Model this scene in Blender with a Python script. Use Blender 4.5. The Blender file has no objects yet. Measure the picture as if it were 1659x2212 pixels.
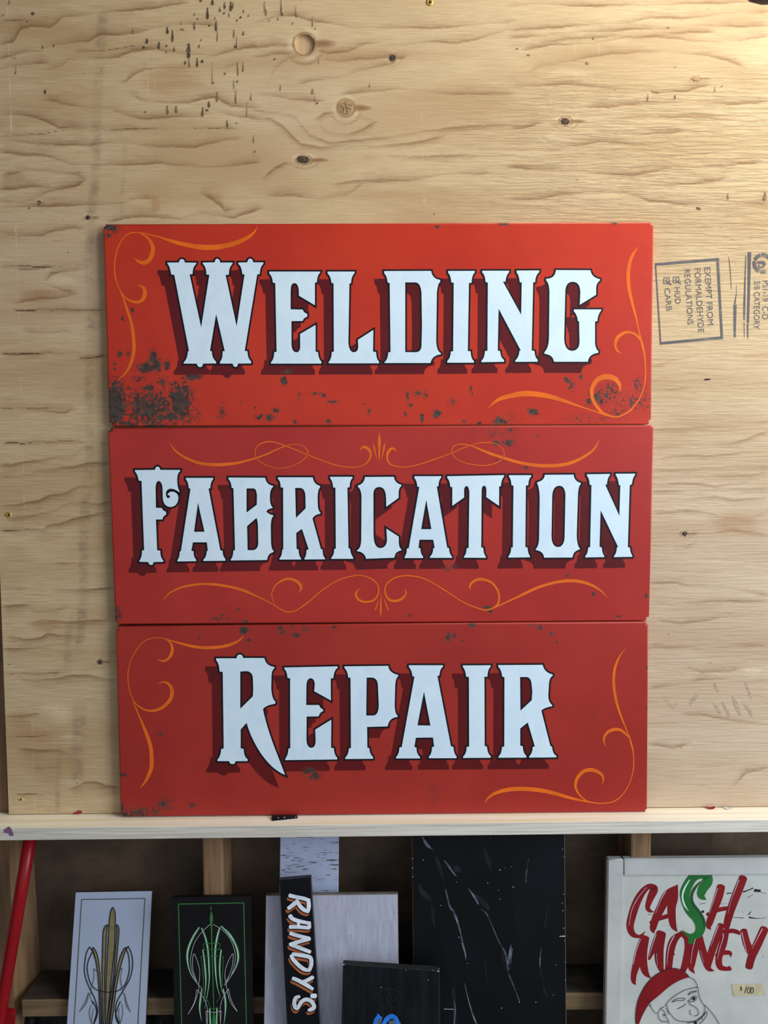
import bpy, math, random
import numpy as np
from mathutils import Vector, Matrix
from mathutils.geometry import tessellate_polygon
random.seed(7)
S = bpy.context.scene
COL = S.collection

# ------------------------------------------------------------------ camera
W, H, F = 1659, 2212, 1660.0
CAM = Vector((0.0, -1.383, 1.50))
PITCH, YAW, ROLL = math.radians(3.33), math.radians(0.45), 0.0072
fwd = Vector((math.sin(YAW) * math.cos(PITCH), math.cos(YAW) * math.cos(PITCH), -math.sin(PITCH)))
r0 = fwd.cross(Vector((0, 0, 1))).normalized()
u0 = r0.cross(fwd).normalized()
right = r0 * math.cos(ROLL) - u0 * math.sin(ROLL)
up = r0 * math.sin(ROLL) + u0 * math.cos(ROLL)
cd = bpy.data.cameras.new('camera')
cam = bpy.data.objects.new('camera', cd)
COL.objects.link(cam)
cd.sensor_fit = 'VERTICAL'
cd.sensor_height = 36.0
cd.lens = F * 36.0 / H
cd.clip_start = 0.01
M = Matrix(((right.x, up.x, -fwd.x, CAM.x), (right.y, up.y, -fwd.y, CAM.y), (right.z, up.z, -fwd.z, CAM.z), (0, 0, 0, 1)))
cam.matrix_world = M
S.camera = cam

def ray(px, py):
    return (fwd + right * ((px - W / 2) / F) - up * ((py - H / 2) / F))

def P(px, py, y):
    """where the sight line through a photo pixel meets the vertical plane at depth y"""
    d = ray(px, py)
    return CAM + d * ((y - CAM.y) / d.y)

# ------------------------------------------------------------------ light
S.view_settings.view_transform = 'Standard'
S.view_settings.look = 'None'
S.view_settings.gamma = 1.0
S.view_settings.use_curve_mapping = False
S.view_settings.exposure = 0.0
wd = bpy.data.worlds.new('shed_ambient')
S.world = wd
wd.use_nodes = True
bg = wd.node_tree.nodes['Background']
bg.inputs[0].default_value = (0.70, 0.84, 1.0, 1)
bg.inputs[1].default_value = 0.80

def area(name, loc, target, sx, sy, power, color):
    l = bpy.data.lights.new(name, 'AREA')
    l.shape = 'RECTANGLE'
    l.size, l.size_y, l.energy, l.color = sx, sy, power, color
    o = bpy.data.objects.new(name, l)
    COL.objects.link(o)
    o.location = loc
    o.rotation_euler = (Vector(target) - Vector(loc)).to_track_quat('-Z', 'Y').to_euler()
    return o
# sun coming in under the open shed front: it reaches the floor, never the wall
sl = bpy.data.lights.new('sun', 'SUN')
sl.energy, sl.angle, sl.color = 4.0, math.radians(0.6), (1.0, 0.95, 0.9)
so = bpy.data.objects.new('sun', sl)
COL.objects.link(so)
so.rotation_euler = Vector((-0.42, 0.52, -0.90)).to_track_quat('-Z', 'Y').to_euler()
# wide daylight opening in the right-hand side of the shed
area('side_door_daylight', (2.2, -1.6, 1.95), (-0.2, 0.0, 1.5), 1.3, 1.5, 60, (0.88, 0.95, 1.0))
# warm strip lamp above the frame at the right, raking down the plywood
area('strip_lamp', (0.95, -0.50, 2.74), (0.5, -0.02, 1.9), 1.1, 0.12, 15, (1.0, 0.93, 0.77))

# ------------------------------------------------------------------ helpers
def lin(c):
    return tuple((v / 255 / 12.92 if v / 255 <= 0.04045 else ((v / 255 + 0.055) / 1.055) ** 2.4) for v in c)

def mk(name, verts, faces, mat, parent=None, loc=None, smooth=False, kind=None):
    """one mesh object; verts are world points, stored relative to the root thing's origin"""
    if parent is not None:
        org = Vector(parent['_o'])
    else:
        org = Vector(loc) if loc is not None else Vector((0, 0, 0))
    me = bpy.data.meshes.new(name)
    me.from_pydata([tuple(Vector(v) - org) for v in verts], [], faces)
    me.update()
    o = bpy.data.objects.new(name, me)
    COL.objects.link(o)
    if mat is not None:
        me.materials.append(mat)
    if smooth:
        for p in me.polygons:
            p.use_smooth = True
    if parent is not None:
        o.parent = parent
    else:
        o.location = org
    o['_o'] = tuple(org)
    if kind:
        o['kind'] = kind
    return o

def empty(name, loc):
    o = bpy.data.objects.new(name, None)
    COL.objects.link(o)
    o.location = loc
    o['_o'] = tuple(loc)
    return o

def tag(o, label, cat, group=None):
    o['label'] = label
    o['category'] = cat
    if group:
        o['group'] = group
    return o

class MB:
    """collects shapes into one mesh"""
    def __init__(self):
        self.v, self.f = [], []
    def add(self, vs, fs):
        b = len(self.v)
        self.v += list(vs)
        self.f += [tuple(i + b for i in f) for f in fs]
    def box(self, x0, x1, y0, y1, z0, z1, ch=0.0):
        if ch <= 0:
            vs = [(x, y, z) for x in (x0, x1) for y in (y0, y1) for z in (z0, z1)]
            self.add(vs, [(0, 1, 3, 2), (4, 6, 7, 5), (0, 4, 5, 1), (2, 3, 7, 6), (0, 2, 6, 4), (1, 5, 7, 3)])
            return
        import bmesh
        bm = bmesh.new()
        r = bmesh.ops.create_cube(bm, size=1)
        for v in r['verts']:
            v.co = Vector(((x0 + x1) / 2 + v.co.x * (x1 - x0), (y0 + y1) / 2 + v.co.y * (y1 - y0), (z0 + z1) / 2 + v.co.z * (z1 - z0)))
        bmesh.ops.bevel(bm, geom=bm.edges[:], offset=ch, segments=2, affect='EDGES', profile=0.5)
        bm.verts.index_update()
        self.add([v.co.copy() for v in bm.verts], [tuple(v.index for v in f.verts) for f in bm.faces])
        bm.free()
    def tube(self, pts, rad, n=12):
        rings = []
        for i, p in enumerate(pts):
            p = Vector(p)
            a = Vector(pts[max(0, i - 1)]); b = Vector(pts[min(len(pts) - 1, i + 1)])
            t = (b - a).normalized()
            s = t.cross(Vector((0, 1, 0.01))).normalized(); u = s.cross(t)
            r = rad[i] if isinstance(rad, (list, tuple)) else rad
            rings.append([p + s * (r * math.cos(2 * math.pi * k / n)) + u * (r * math.sin(2 * math.pi * k / n)) for k in range(n)])
        vs = [v for r in rings for v in r]
        fs = [(i * n + k, i * n + (k + 1) % n, (i + 1) * n + (k + 1) % n, (i + 1) * n + k) for i in range(len(pts) - 1) for k in range(n)]
        fs += [tuple(range(n))[::-1], tuple((len(pts) - 1) * n + k for k in range(n))]
        self.add(vs, fs)
    def build(self, name, mat, parent=None, **k):
        return mk(name, self.v, self.f, mat, parent, **k)

# ---- tracing helpers: photo pixels -> flat paint on a real plane
def crop(ox, oy, s):
    return lambda x, y: (ox + x / s, oy + y / s)

def parse(s, cr, n=7):
    """'x,y' corner points, 'qx,y' quadratic control before the next point"""
    out, ctrl = [], None
    for t in s.split():
        q = t[0] == 'q'
        x, y = (t[1:] if q else t).split(',')
        p = cr(float(x), float(y))
        if q:
            ctrl = p
        elif ctrl is not None:
            a = out[-1]
            for k in range(1, n + 1):
                u = k / n
                out.append(tuple((1 - u) ** 2 * a[i] + 2 * u * (1 - u) * ctrl[i] + u * u * p[i] for i in (0, 1)))
            ctrl = None
        else:
            out.append(p)
    if ctrl is not None:                                  # closing curve back to the first point
        a, p = out[-1], out[0]
        for k in range(1, n):
            u = k / n
            out.append(tuple((1 - u) ** 2 * a[i] + 2 * u * (1 - u) * ctrl[i] + u * u * p[i] for i in (0, 1)))
    res = [out[0]]
    for p in out[1:]:
        if abs(p[0] - res[-1][0]) + abs(p[1] - res[-1][1]) > 0.12:
            res.append(p)
    if abs(res[0][0] - res[-1][0]) + abs(res[0][1] - res[-1][1]) < 0.12:
        res.pop()
    return res

def sarea(c):
    return sum(c[i][0] * c[(i + 1) % len(c)][1] - c[(i + 1) % len(c)][0] * c[i][1] for i in range(len(c))) / 2

def fill(contours):
    """triangles over outer contour minus holes, in pixel space"""
    pts = [p for c in contours for p in c]
    tri = tessellate_polygon([[Vector((p[0], p[1], 0)) for p in c] for c in contours])
    fs = []
    for t in tri:
        a, b, c = (pts[i] for i in t)
        ar = (b[0] - a[0]) * (c[1] - a[1]) - (c[0] - a[0]) * (b[1] - a[1])
        fs.append(tuple(t) if ar < 0 else tuple(t)[::-1])
    return pts, fs

def outline(contours, w):
    """white shape plus a mitred border of width w all round it"""
    pts, fs = fill(contours)
    pts = list(pts)
    base = 0
    for ci, c in enumerate(contours):
        n = len(c)
        sg = 1 if sarea(c) > 0 else -1
        if ci > 0:
            sg = -sg
        q = []
        for i in range(n):
            a, b, d = c[i - 1], c[i], c[(i + 1) % n]
            e1 = Vector((b[0] - a[0], b[1] - a[1])).normalized(); e2 = Vector((d[0] - b[0], d[1] - b[1])).normalized()
            n1 = Vector((e1.y, -e1.x)) * sg; n2 = Vector((e2.y, -e2.x)) * sg
            m = n1 + n2
            den = 1 + n1.dot(n2)
            cross = (e1.x * e2.y - e1.y * e2.x) * sg
            lim = 3.4 if cross > 0 else 7.0
            off = m * (w / max(den, 0.02))
            if off.length > lim * w:
                off = off.normalized() * lim * w
            q.append((b[0] + off.x, b[1] + off.y))
        qb = len(pts)
        pts += q
        for i in range(n):
            j = (i + 1) % n
            f = (base + i, base + j, qb + j, qb + i)
            fs.append(f if sg < 0 else f[::-1])
        base += n
    return pts, fs

def ribbon(points, cr, sub=7, cap=False, closed=False):
    """brush stroke: points (x, y, width) in crop units"""
    sc = cr(1, 0)[0] - cr(0, 0)[0]
    p = [(*cr(a[0], a[1]), a[2] * sc) for a in points]
    if len(p) == 2:
        q = p
    else:
        e = [p[0]] + p + [p[-1]]
        if closed:
            e = [p[-1]] + p + [p[0], p[1]]
        q = []
        for i in range(1, len(e) - 2):
            for k in range(sub):
                t = k / sub
                q.append(tuple(0.5 * (2 * e[i][d] + (e[i + 1][d] - e[i - 1][d]) * t + (2 * e[i - 1][d] - 5 * e[i][d] + 4 * e[i + 1][d] - e[i + 2][d]) * t * t
                         + (3 * e[i][d] - e[i - 1][d] - 3 * e[i + 1][d] + e[i + 2][d]) * t ** 3) for d in range(3)))
        q.append(e[-2])
    vs, fs = [], []
    m = len(q)
    tang = []
    for i in range(m):
        a, b = q[max(0, i - 1)], q[min(m - 1, i + 1)]
        t = Vector((b[0] - a[0], b[1] - a[1]))
        tang.append(t.normalized() if t.length > 1e-9 else Vector((1, 0)))
    for i in range(m):
        nrm = Vector((-tang[i].y, tang[i].x)) * (max(q[i][2], 0.15) / 2)
        vs += [(q[i][0] + nrm.x, q[i][1] + nrm.y), (q[i][0] - nrm.x, q[i][1] - nrm.y)]
    for i in range(m - 1):
        fs.append((2 * i, 2 * i + 2, 2 * i + 3, 2 * i + 1)[::-1])
    if cap:
        for (i, sg) in ((0, -1), (m - 1, 1)):
            b = len(vs)
            t = tang[i] * sg; r = q[i][2] / 2; nn = Vector((-t.y, t.x))
            ring = [(q[i][0] + nn.x * r * math.cos(a) + t.x * r * math.sin(a) * 0.6, q[i][1] + nn.y * r * math.cos(a) + t.y * r * math.sin(a) * 0.6) for a in [math.pi * k / 6 for k in range(7)]]
            vs += ring
            fs.append(tuple(range(b, b + 7)))
    return vs, fs

def pts3(s, w=None):
    """'x,y,w x,y,w' (or a common width)"""
    out = []
    for t in s.split():
        a = [float(v) for v in t.split(',')]
        out.append((a[0], a[1], a[2] if len(a) > 2 else w))
    return out

def joined(shapes):
    v, f = [], []
    for k, (a, b) in enumerate(shapes):
        o = len(v)
        v += [(p[0], p[1], k * 0.000004 + (p[2] if len(p) > 2 else 0)) for p in a]
        f += [tuple(i + o for i in t) for t in b]
    return v, f

def dot(x, y, rx, ry, n=14, rot=0.0, jag=0.0):
    vs = []
    for k in range(n):
        a = 2 * math.pi * k / n
        j = 1 + random.uniform(-jag, jag)
        u, v = rx * math.cos(a) * j, ry * math.sin(a) * j
        vs.append((x + u * math.cos(rot) - v * math.sin(rot), y + u * math.sin(rot) + v * math.cos(rot)))
    return vs, [tuple(range(n))[::-1]]

def text_shape(txt, a, b, cap, upv):
    """built-in font lettering fitted on the baseline a->b (pixels), cap height along upv"""
    cu = bpy.data.curves.new('t', 'FONT')
    cu.body = txt
    cu.resolution_u = 3
    ob = bpy.data.objects.new('t', cu)
    COL.objects.link(ob)
    me = bpy.data.meshes.new_from_object(ob.evaluated_get(bpy.context.evaluated_depsgraph_get()))
    vs = [v.co.copy() for v in me.vertices]
    fs = [tuple(p.vertices) for p in me.polygons]
    bpy.data.objects.remove(ob); bpy.data.curves.remove(cu); bpy.data.meshes.remove(me)
    x0 = min(v.x for v in vs); x1 = max(v.x for v in vs); y1 = max(v.y for v in vs)
    out = []
    for v in vs:
        t = (v.x - x0) / (x1 - x0); h = v.y / y1
        out.append((a[0] + (b[0] - a[0]) * t + upv[0] * cap * h, a[1] + (b[1] - a[1]) * t + upv[1] * cap * h))
    return out, fs

# ------------------------------------------------------------------ materials
def nodes(name):
    m = bpy.data.materials.new(name)
    m.use_nodes = True
    nt = m.node_tree
    return m, nt, nt.nodes['Principled BSDF']

def N(nt, typ, **kw):
    n = nt.nodes.new(typ)
    for k, v in kw.items():
        if k == 'inp':
            for i, val in v.items():
                n.inputs[i].default_value = val
        else:
            setattr(n, k, v)
    return n

def math_(nt, op, a, b=None, clamp=False):
    n = N(nt, 'ShaderNodeMath', operation=op, use_clamp=clamp)
    for i, v in enumerate((a, b)):
        if v is None:
            continue
        if isinstance(v, (int, float)):
            n.inputs[i].default_value = v
        else:
            nt.links.new(v, n.inputs[i])
    return n.outputs[0]

def mix(nt, fac, a, b, typ='MIX'):
    n = N(nt, 'ShaderNodeMix', data_type='RGBA', blend_type=typ)
    for i, v in ((0, fac), (6, a), (7, b)):
        if isinstance(v, (int, float)):
            n.inputs[i].default_value = v
        elif isinstance(v, tuple):
            n.inputs[i].default_value = (*v[:3], 1)
        else:
            nt.links.new(v, n.inputs[i])
    return n.outputs[2]

def noise(nt, scale, detail=3, rough=0.5, sc=(1, 1, 1), off=(0, 0, 0), dist=0.0):
    tc = N(nt, 'ShaderNodeTexCoord')
    mp = N(nt, 'ShaderNodeMapping')
    mp.inputs['Scale'].default_value = sc
    mp.inputs['Location'].default_value = off
    nt.links.new(tc.outputs['Object'], mp.inputs[0])
    n = N(nt, 'ShaderNodeTexNoise')
    n.inputs['Scale'].default_value = scale
    n.inputs['Detail'].default_value = detail
    n.inputs['Roughness'].default_value = rough
    n.inputs['Distortion'].default_value = dist
    nt.links.new(mp.outputs[0], n.inputs['Vector'])
    return n.outputs[0]

def ramp(nt, val, lo, hi):
    n = N(nt, 'ShaderNodeMapRange', interpolation_type='SMOOTHSTEP', clamp=True)
    n.inputs[1].default_value = lo
    n.inputs[2].default_value = hi
    nt.links.new(val, n.inputs[0])
    return n.outputs[0]

def bump(nt, bs, height, strength, dist=0.001):
    b = N(nt, 'ShaderNodeBump')
    b.inputs['Strength'].default_value = strength
    b.inputs['Distance'].default_value = dist
    nt.links.new(height, b.inputs['Height'])
    nt.links.new(b.outputs[0], bs.inputs['Normal'])

def plain(name, rgb, rough=0.5, var=0.06, vs=40.0, metal=0.0, spec=0.25, sc=(1, 1, 1), rgb2=None):
    m, nt, bs = nodes(name)
    c = lin(rgb)
    n = noise(nt, vs, 4, 0.55, sc)
    if rgb2 is None:
        d = tuple(v * (1 - var * 2.2) for v in c); e = tuple(min(1, v * (1 + var * 2.2)) for v in c)
    else:
        d, e = c, lin(rgb2)
    col = mix(nt, ramp(nt, n, 0.3, 0.7), d, e)
    nt.links.new(col, bs.inputs['Base Color'])
    bs.inputs['Roughness'].default_value = rough
    bs.inputs['Metallic'].default_value = metal
    bs.inputs['Specular IOR Level'].default_value = spec
    return m

def PZ(px, py, z):
    d = ray(px, py)
    return CAM + d * ((z - CAM.z) / d.z)

# ------------------------------------------------------------------ levels
YS = -0.014                                   # sign faces
ZL = P(830, 1759.5, YS).z                     # top of the ledge board
YL = PZ(300, 1785.6, ZL).y                    # its front edge
ZLB = P(300, 1811.8, YL).z - 0.0005           # its underside
YST = 0.012                                   # stud fronts behind the plywood
YBW = 0.101                                   # outer sheathing
XL = P(18.5, 1757, 0.0).x                     # left edge of the plywood

# ------------------------------------------------------------------ plywood sheet with traced grain
GR = []                                       # (polyline px, depth, sharp width, soft width, kind)
def g(ox, oy, s, txt, k=1.0, soft=15.0, crack=False, up_side=True):
    cr = crop(ox, oy, s)
    for line in txt.strip().split('\n'):
        p = [cr(*[float(v) for v in t.split(',')]) for t in line.split()]
        if len(p) > 1:
            GR.append((p, k, soft, crack, up_side))
g(0, 0, 2.9625, """0,285 90,260 130,185 200,165 320,180 400,110 480,100 620,80 760,75 900,60 1050,40 1200,20
0,375 130,340 260,325 330,290 430,270 560,265 640,225 760,220 850,210 950,190 1080,165 1200,150 1380,160
0,440 150,415 300,400
310,450 400,420 440,385 560,375 760,365 850,330 1000,310 1200,350 1380,355 1500,315 1659,300
840,600 900,640 1050,660 1200,660 1300,630 1380,620 1480,680 1659,690
0,725 120,735 240,755 300,780 380,815 520,815 700,815 900,820
0,1215 80,1215 180,1195 350,1190
0,1290 150,1290 260,1250 340,1220 480,1195 545,1150""", 0.8)
g(0, 0, 2.9625, """295,640 430,665 560,690 700,695 820,740 950,760 1100,750 1280,740 1400,715 1500,745 1659,765
800,520 850,480 930,445 1080,435 1200,435
0,905 100,900 220,920 400,930 560,930 700,910 860,920 950,940 1080,935 1250,945 1400,905 1550,880
0,970 150,990 300,1000 450,1050 620,1055 850,1055 1000,1040 1150,1060 1300,1070 1500,1060 1659,1040
30,1120 150,1095 260,1095 400,1105 500,1120 545,1145
0,1330 200,1320 450,1315 650,1310 780,1300 880,1270 980,1275
700,1420 850,1390 1000,1385 1150,1400 1300,1370 1500,1390 1659,1340
1300,1240 1400,1300 1440,1350 1500,1340
1430,440 1480,420 1560,400""", 0.75, 13, False, True)
g(0, 0, 2.9625, """0,875 150,865 300,850 420,830 560,828 800,828 1100,825 1500,820
480,330 700,320 850,295 930,290
0,130 100,125 200,128
300,1545 420,1540""", 0.7, 2, True)
g(550, 0, 2.9625, """0,150 100,120 160,100 260,100 380,135 470,145 600,175 800,175 1050,180 1300,170 1500,150 1659,135
0,310 120,290 230,285
400,320 470,340 600,325 720,280 800,275 950,285 1100,270 1300,275 1500,230 1659,180
0,365 100,350 230,345
430,380 530,395 640,380 800,370 1000,360
80,560 110,480 160,410 220,370 280,360
290,540 400,510 520,500 620,470 750,435 880,405
560,610 640,595 780,580 900,570 1050,585 1250,600 1500,605 1659,600
0,600 150,620 300,640 430,650
100,1250 250,1250 420,1280 600,1240 700,1170 1000,1150 1200,1120 1500,1110""", 0.65, 13)
g(550, 0, 2.9625, """0,700 130,720 250,740 290,790 350,860 470,910 600,905 780,885 950,860 1100,840 1300,810 1659,800
0,760 100,760 180,810 240,870 300,920 440,945 600,940 800,930 1000,920 1200,870
400,760 440,830 500,855 600,860 700,820 775,780
400,758 440,725 500,718
640,745 720,755 775,778
500,1180 700,1150 900,1150 1100,1160
700,1000 1000,1000 1400,995 1659,990
60,1130 120,1080 200,1040""", 0.7, 9, False, False)
g(1100, 0, 2.968, """0,35 200,25 400,35 600,40 900,30 1300,20 1659,10
0,195 200,185 400,165 700,150 900,115 1100,120 1400,85 1659,75
0,250 250,225 480,205 760,190 1000,180 1300,170 1659,165
0,300 300,262 480,245 760,225 1000,215 1300,205
100,320 300,285 560,275 750,240 950,235 1200,265 1500,260 1659,230
140,460 200,430 330,400 450,380 650,345 850,330 1050,335 1250,350 1400,390 1500,430
0,560 150,550 350,540 600,560 800,580 950,590 1150,580 1280,545
0,830 120,810 200,790
180,860 260,920 420,930 600,910 850,930 1050,905
550,840 700,850 820,865 1000,855 1110,845
0,1075 300,1085 600,1110 800,1130 1000,1080 1300,1070 1600,1040
720,1205 850,1195 1000,1190 1180,1180 1400,1140
0,1280 200,1275 300,1250 500,1230 750,1230 900,1290 1100,1310 1659,1310
500,690 800,670 1100,660 1400,670 1659,650
700,760 1000,745 1300,760 1659,790""", 0.72, 12)
g(0, 480, 5.026, """0,90 60,130 200,155 460,135 600,90 740,70 900,80
200,510 420,510 650,465 920,450
490,680 620,715 760,760 810,775
510,620 560,560 700,530 900,520
280,1190 500,1190 750,1185
300,2040 450,2040 560,2070 700,2075 780,2040""", 0.7, 13)
g(0, 480, 5.026, """190,880 280,855 500,830 700,810 810,780""", 0.7, 13)
g(0, 480, 5.026, """0,487 150,480 400,485 700,475
130,960 300,955 480,950 700,955 900,955 1100,950
0,1425 200,1430 420,1428 700,1420 900,1415
850,1480 1000,1475 1140,1450
0,2022 250,2022 560,2015""", 1.0, 2, True)
g(0, 900, 5.028, """0,525 120,525 220,495 400,475 540,450 780,435 850,370 960,310
0,645 200,640 330,620 420,590 600,565 780,540 950,505 1160,500
0,970 200,960 400,920 520,860 700,830 860,760 1000,745 1190,730
100,1115 300,1080 500,1040 620,1000 760,940 900,935 1060,945 1180,920
450,1250 520,1190 680,1155 830,1100 950,1075 1190,1030
620,1590 800,1585 980,1590 1200,1620
600,1860 800,1885 1000,1885 1200,1850
0,1850 150,1845 260,1860
20,2055 150,2050 300,2040
300,2080 420,2110 600,2100 700,2060""", 0.75, 12, False, False)
g(0, 900, 5.028, """0,292 150,292 240,300 350,275 600,272 780,270 900,285
0,1242 150,1238 300,1225 480,1218""", 0.9, 2, True)
g(0, 1320, 4.607, """300,130 400,90 560,100 660,110 800,100 950,90 1050,100
50,240 250,290 400,270 480,220 650,245 850,250
50,380 300,370 480,340 560,300
180,650 260,680 420,685 600,670 720,640 860,630 1000,665 1150,690
200,1370 350,1385 600,1385 720,1430
700,1770 850,1710 960,1705 1060,1735 1190,1750""", 0.7, 16, False, False)
g(0, 1320, 4.607, """50,635 200,625 350,625 620,615
50,1050 250,1040 400,1025
70,1260 280,1255 440,1245
130,1830 400,1825
320,1560 560,1562""", 0.8, 2, True)
g(1390, 740, 4.424, """100,830 300,825 560,815 800,790 1000,770 1190,750
100,1000 250,980 420,975 600,970 850,960 1050,900 1190,850
130,1115 280,1090 560,1080 800,1070 1190,1030
90,1220 300,1215 600,1195 900,1185 1190,1180
90,1285 350,1265 600,1280 900,1270 1190,1245
90,1360 400,1345 680,1365 900,1340 1190,1320
90,1420 400,1415 700,1415 1000,1400 1190,1390
90,1510 250,1500 430,1485 680,1475 850,1505 1000,1490 1190,1470
90,1615 300,1605 500,1610 650,1640 850,1680 1050,1680 1190,1590
450,1830 600,1820 720,1805 850,1780 950,1810 1190,1830
80,1945 250,1955 400,1950 500,1900
660,1710 780,1745 900,1750
90,230 250,170 500,120
100,440 250,445 430,435""", 0.5, 9, False, False)
g(1380, 1230, 4.097, """100,130 280,120 450,140 700,155 1143,230
100,300 300,310 500,300 760,280 1143,290
150,440 350,480 500,470 800,410 1143,420
90,690 400,700 700,695 1000,680 1143,670
400,860 560,910 740,905 900,890
480,990 700,970 950,995 1143,990
100,1045 350,1025 500,1015
370,1280 600,1290 760,1330 950,1360 1143,1370
90,1550 300,1580 450,1540
850,1900 950,1800 1143,1760
200,1130 330,1200 300,1240""", 0.55, 11)
# broad tone patches: x, y, rx, ry, amount (+ browner, - paler)
TONE = [(370, 175, 75, 40, 1), (160, 200, 60, 22, .5), (30, 385, 35, 14, 1), (60, 255, 90, 30, -.4), (60, 300, 60, 14, .4), (335, 440, 14, 22, 1),
        (110, 635, 70, 16, .6), (60, 640, 60, 40, .5), (130, 610, 40, 14, -.8), (110, 1160, 40, 10, .7), (40, 1200, 40, 22, .5), (70, 1565, 60, 40, .8),
        (120, 1640, 90, 60, .7), (150, 1600, 40, 14, -1), (150, 1690, 30, 10, -.8), (110, 1545, 50, 30, -1), (100, 1350, 35, 14, .8), (90, 1340, 40, 12, .4),
        (230, 1730, 50, 14, -.6), (240, 1755, 40, 14, .7), (80, 1310, 40, 12, .6), (620, 200, 60, 50, .4), (745, 270, 60, 22, .3), (520, 430, 70, 40, -.5),
        (800, 420, 120, 14, .5), (1000, 130, 160, 30, .2), (1200, 300, 45, 20, -.6), (1230, 160, 60, 14, -.6), (1470, 380, 50, 16, .3), (1590, 1135, 60, 30, .9),
        (1480, 1115, 80, 18, -.5), (1430, 780, 60, 12, .4), (1640, 770, 60, 20, .5), (1580, 1440, 60, 14, .4), (1620, 1445, 30, 9, -.8), (1600, 1730, 60, 40, .5),
        (1480, 1640, 60, 40, -.3), (1460, 960, 70, 12, .25), (1540, 420, 70, 22, .3), (1090, 350, 120, 40, -.3), (290, 430, 40, 16, -.7)]
# grey scuffs, then two faint bands beside the signs' left edge: polyline of centres, half width, strength
GREY_BANDS = [([(222, 30), (216, 130), (212, 180), (208, 300), (205, 400), (196, 480), (192, 560), (196, 660), (195, 760), (192, 900), (194, 1000), (184, 1100), (180, 1200), (181, 1290), (178, 1330), (172, 1400)], 9, .8),
         ([(178, 1310), (172, 1390), (166, 1400)], 9, 1.3), ([(153, 1340), (146, 1400), (148, 1470)], 7, .8), ([(172, 1520), (170, 1600), (163, 1640), (168, 1690)], 12, .8),
         ([(128, 1610), (124, 1700), (124, 1757)], 5, .6), ([(270, 310), (266, 400), (262, 460)], 4, .5), ([(215, 500), (214, 620), (215, 900)], 12, .35), ([(228, 950), (234, 1340), (245, 1500), (250, 1700)], 16, .25)]
KNOTS = [(747, 233, 19, 19), (848, 125, 10, 10), (657, 346, 18, 10), (1222, 262, 15, 10), (1503, 170, 11, 6), (190, 470, 9, 6), (216, 1430, 8, 7), (1479, 1153, 10, 7), (658, 95, 24, 24), (85, 438, 4, 4)]

GC = 0.0021
wall_back_z1 = P(830, -90, 0).z
def row_for(px_, y_, z_):
    lo, hi = 1600.0, 2000.0
    for _ in range(40):
        m_ = (lo + hi) / 2
        if P(px_, m_, y_).z > z_:
            lo = m_
        else:
            hi = m_
    return hi
XR = P(1760, 900, 0).x
Rm = np.array([list(right), list(up), list(fwd)])
def proj(xyz):
    v = (xyz - np.array(CAM)) @ Rm.T
    return W / 2 + F * v[:, 0] / v[:, 2], H / 2 - F * v[:, 1] / v[:, 2]

class Sheet:
    v, q = [], []
    n = 0
def patch(x0, x1, z0, z1, g_):
    nx, nz = max(1, round((x1 - x0) / g_)), max(1, round((z1 - z0) / g_))
    xs, zs = np.linspace(x0, x1, nx + 1), np.linspace(z0, z1, nz + 1)
    X, Z = np.meshgrid(xs, zs)
    i = np.arange(nx * nz); a = (i // nx) * (nx + 1) + i % nx + Sheet.n
    Sheet.v.append(np.stack([X.ravel(), np.zeros(X.size), Z.ravel()], 1))
    Sheet.q.append(np.stack([a, a + 1, a + nx + 2, a + nx + 1], 1))
    Sheet.n += X.size
zt = P(830, 500, 0).z
xa, xb = P(290, 1100, 0).x, P(1375, 1100, 0).x
hc = P(658, 95.5, 0.0); HR = 21.5 / 1660 * 1.383; hh = HR * 1.5
ZP0 = ZL + 0.0012                             # plywood stands just off the ledge
patch(XL, xa, ZP0, zt, GC); patch(xb, XR, ZP0, zt, GC); patch(xa, xb, ZP0, zt, 0.05)
patch(XL, XR, hc.z + hh, wall_back_z1, GC); patch(XL, XR, zt, hc.z - hh, GC)
patch(XL, hc.x - hh, hc.z - hh, hc.z + hh, GC); patch(hc.x + hh, XR, hc.z - hh, hc.z + hh, GC)
# ring between the square cut-out and the round knot hole
NR = 64
rv = []
for k in range(6):
    for j in range(NR):
        a = 2 * math.pi * j / NR
        c, s = math.cos(a), math.sin(a)
        sq = hh / max(abs(c), abs(s))
        wob = HR * (1 + 0.02 * math.sin(3 * a + 1) + 0.012 * math.sin(7 * a))
        r = wob + (sq - wob) * k / 5
        rv.append((hc.x + c * r, 0.0, hc.z + s * r))
Sheet.v.append(np.array(rv))
Sheet.q.append(np.array([(Sheet.n + k * NR + j, Sheet.n + (k + 1) * NR + j, Sheet.n + (k + 1) * NR + (j + 1) % NR, Sheet.n + k * NR + (j + 1) % NR)[::-1] for k in range(5) for j in range(NR)]))
Sheet.n += len(rv)
V = np.concatenate(Sheet.v); Q = np.concatenate(Sheet.q)
px, py = proj(V)
rng = np.random.default_rng(3)
def wob1(x, amp, per, ph):
    return amp * np.sin(x / per + ph) + amp * 0.6 * np.sin(x / (per * 0.37) + ph * 2.1) + amp * .35 * np.sin(x / (per * .13) + ph * 3.3)
late = np.zeros(len(V)); crack = np.zeros(len(V)); tone = np.zeros(len(V)); grey_band = np.zeros(len(V))
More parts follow.
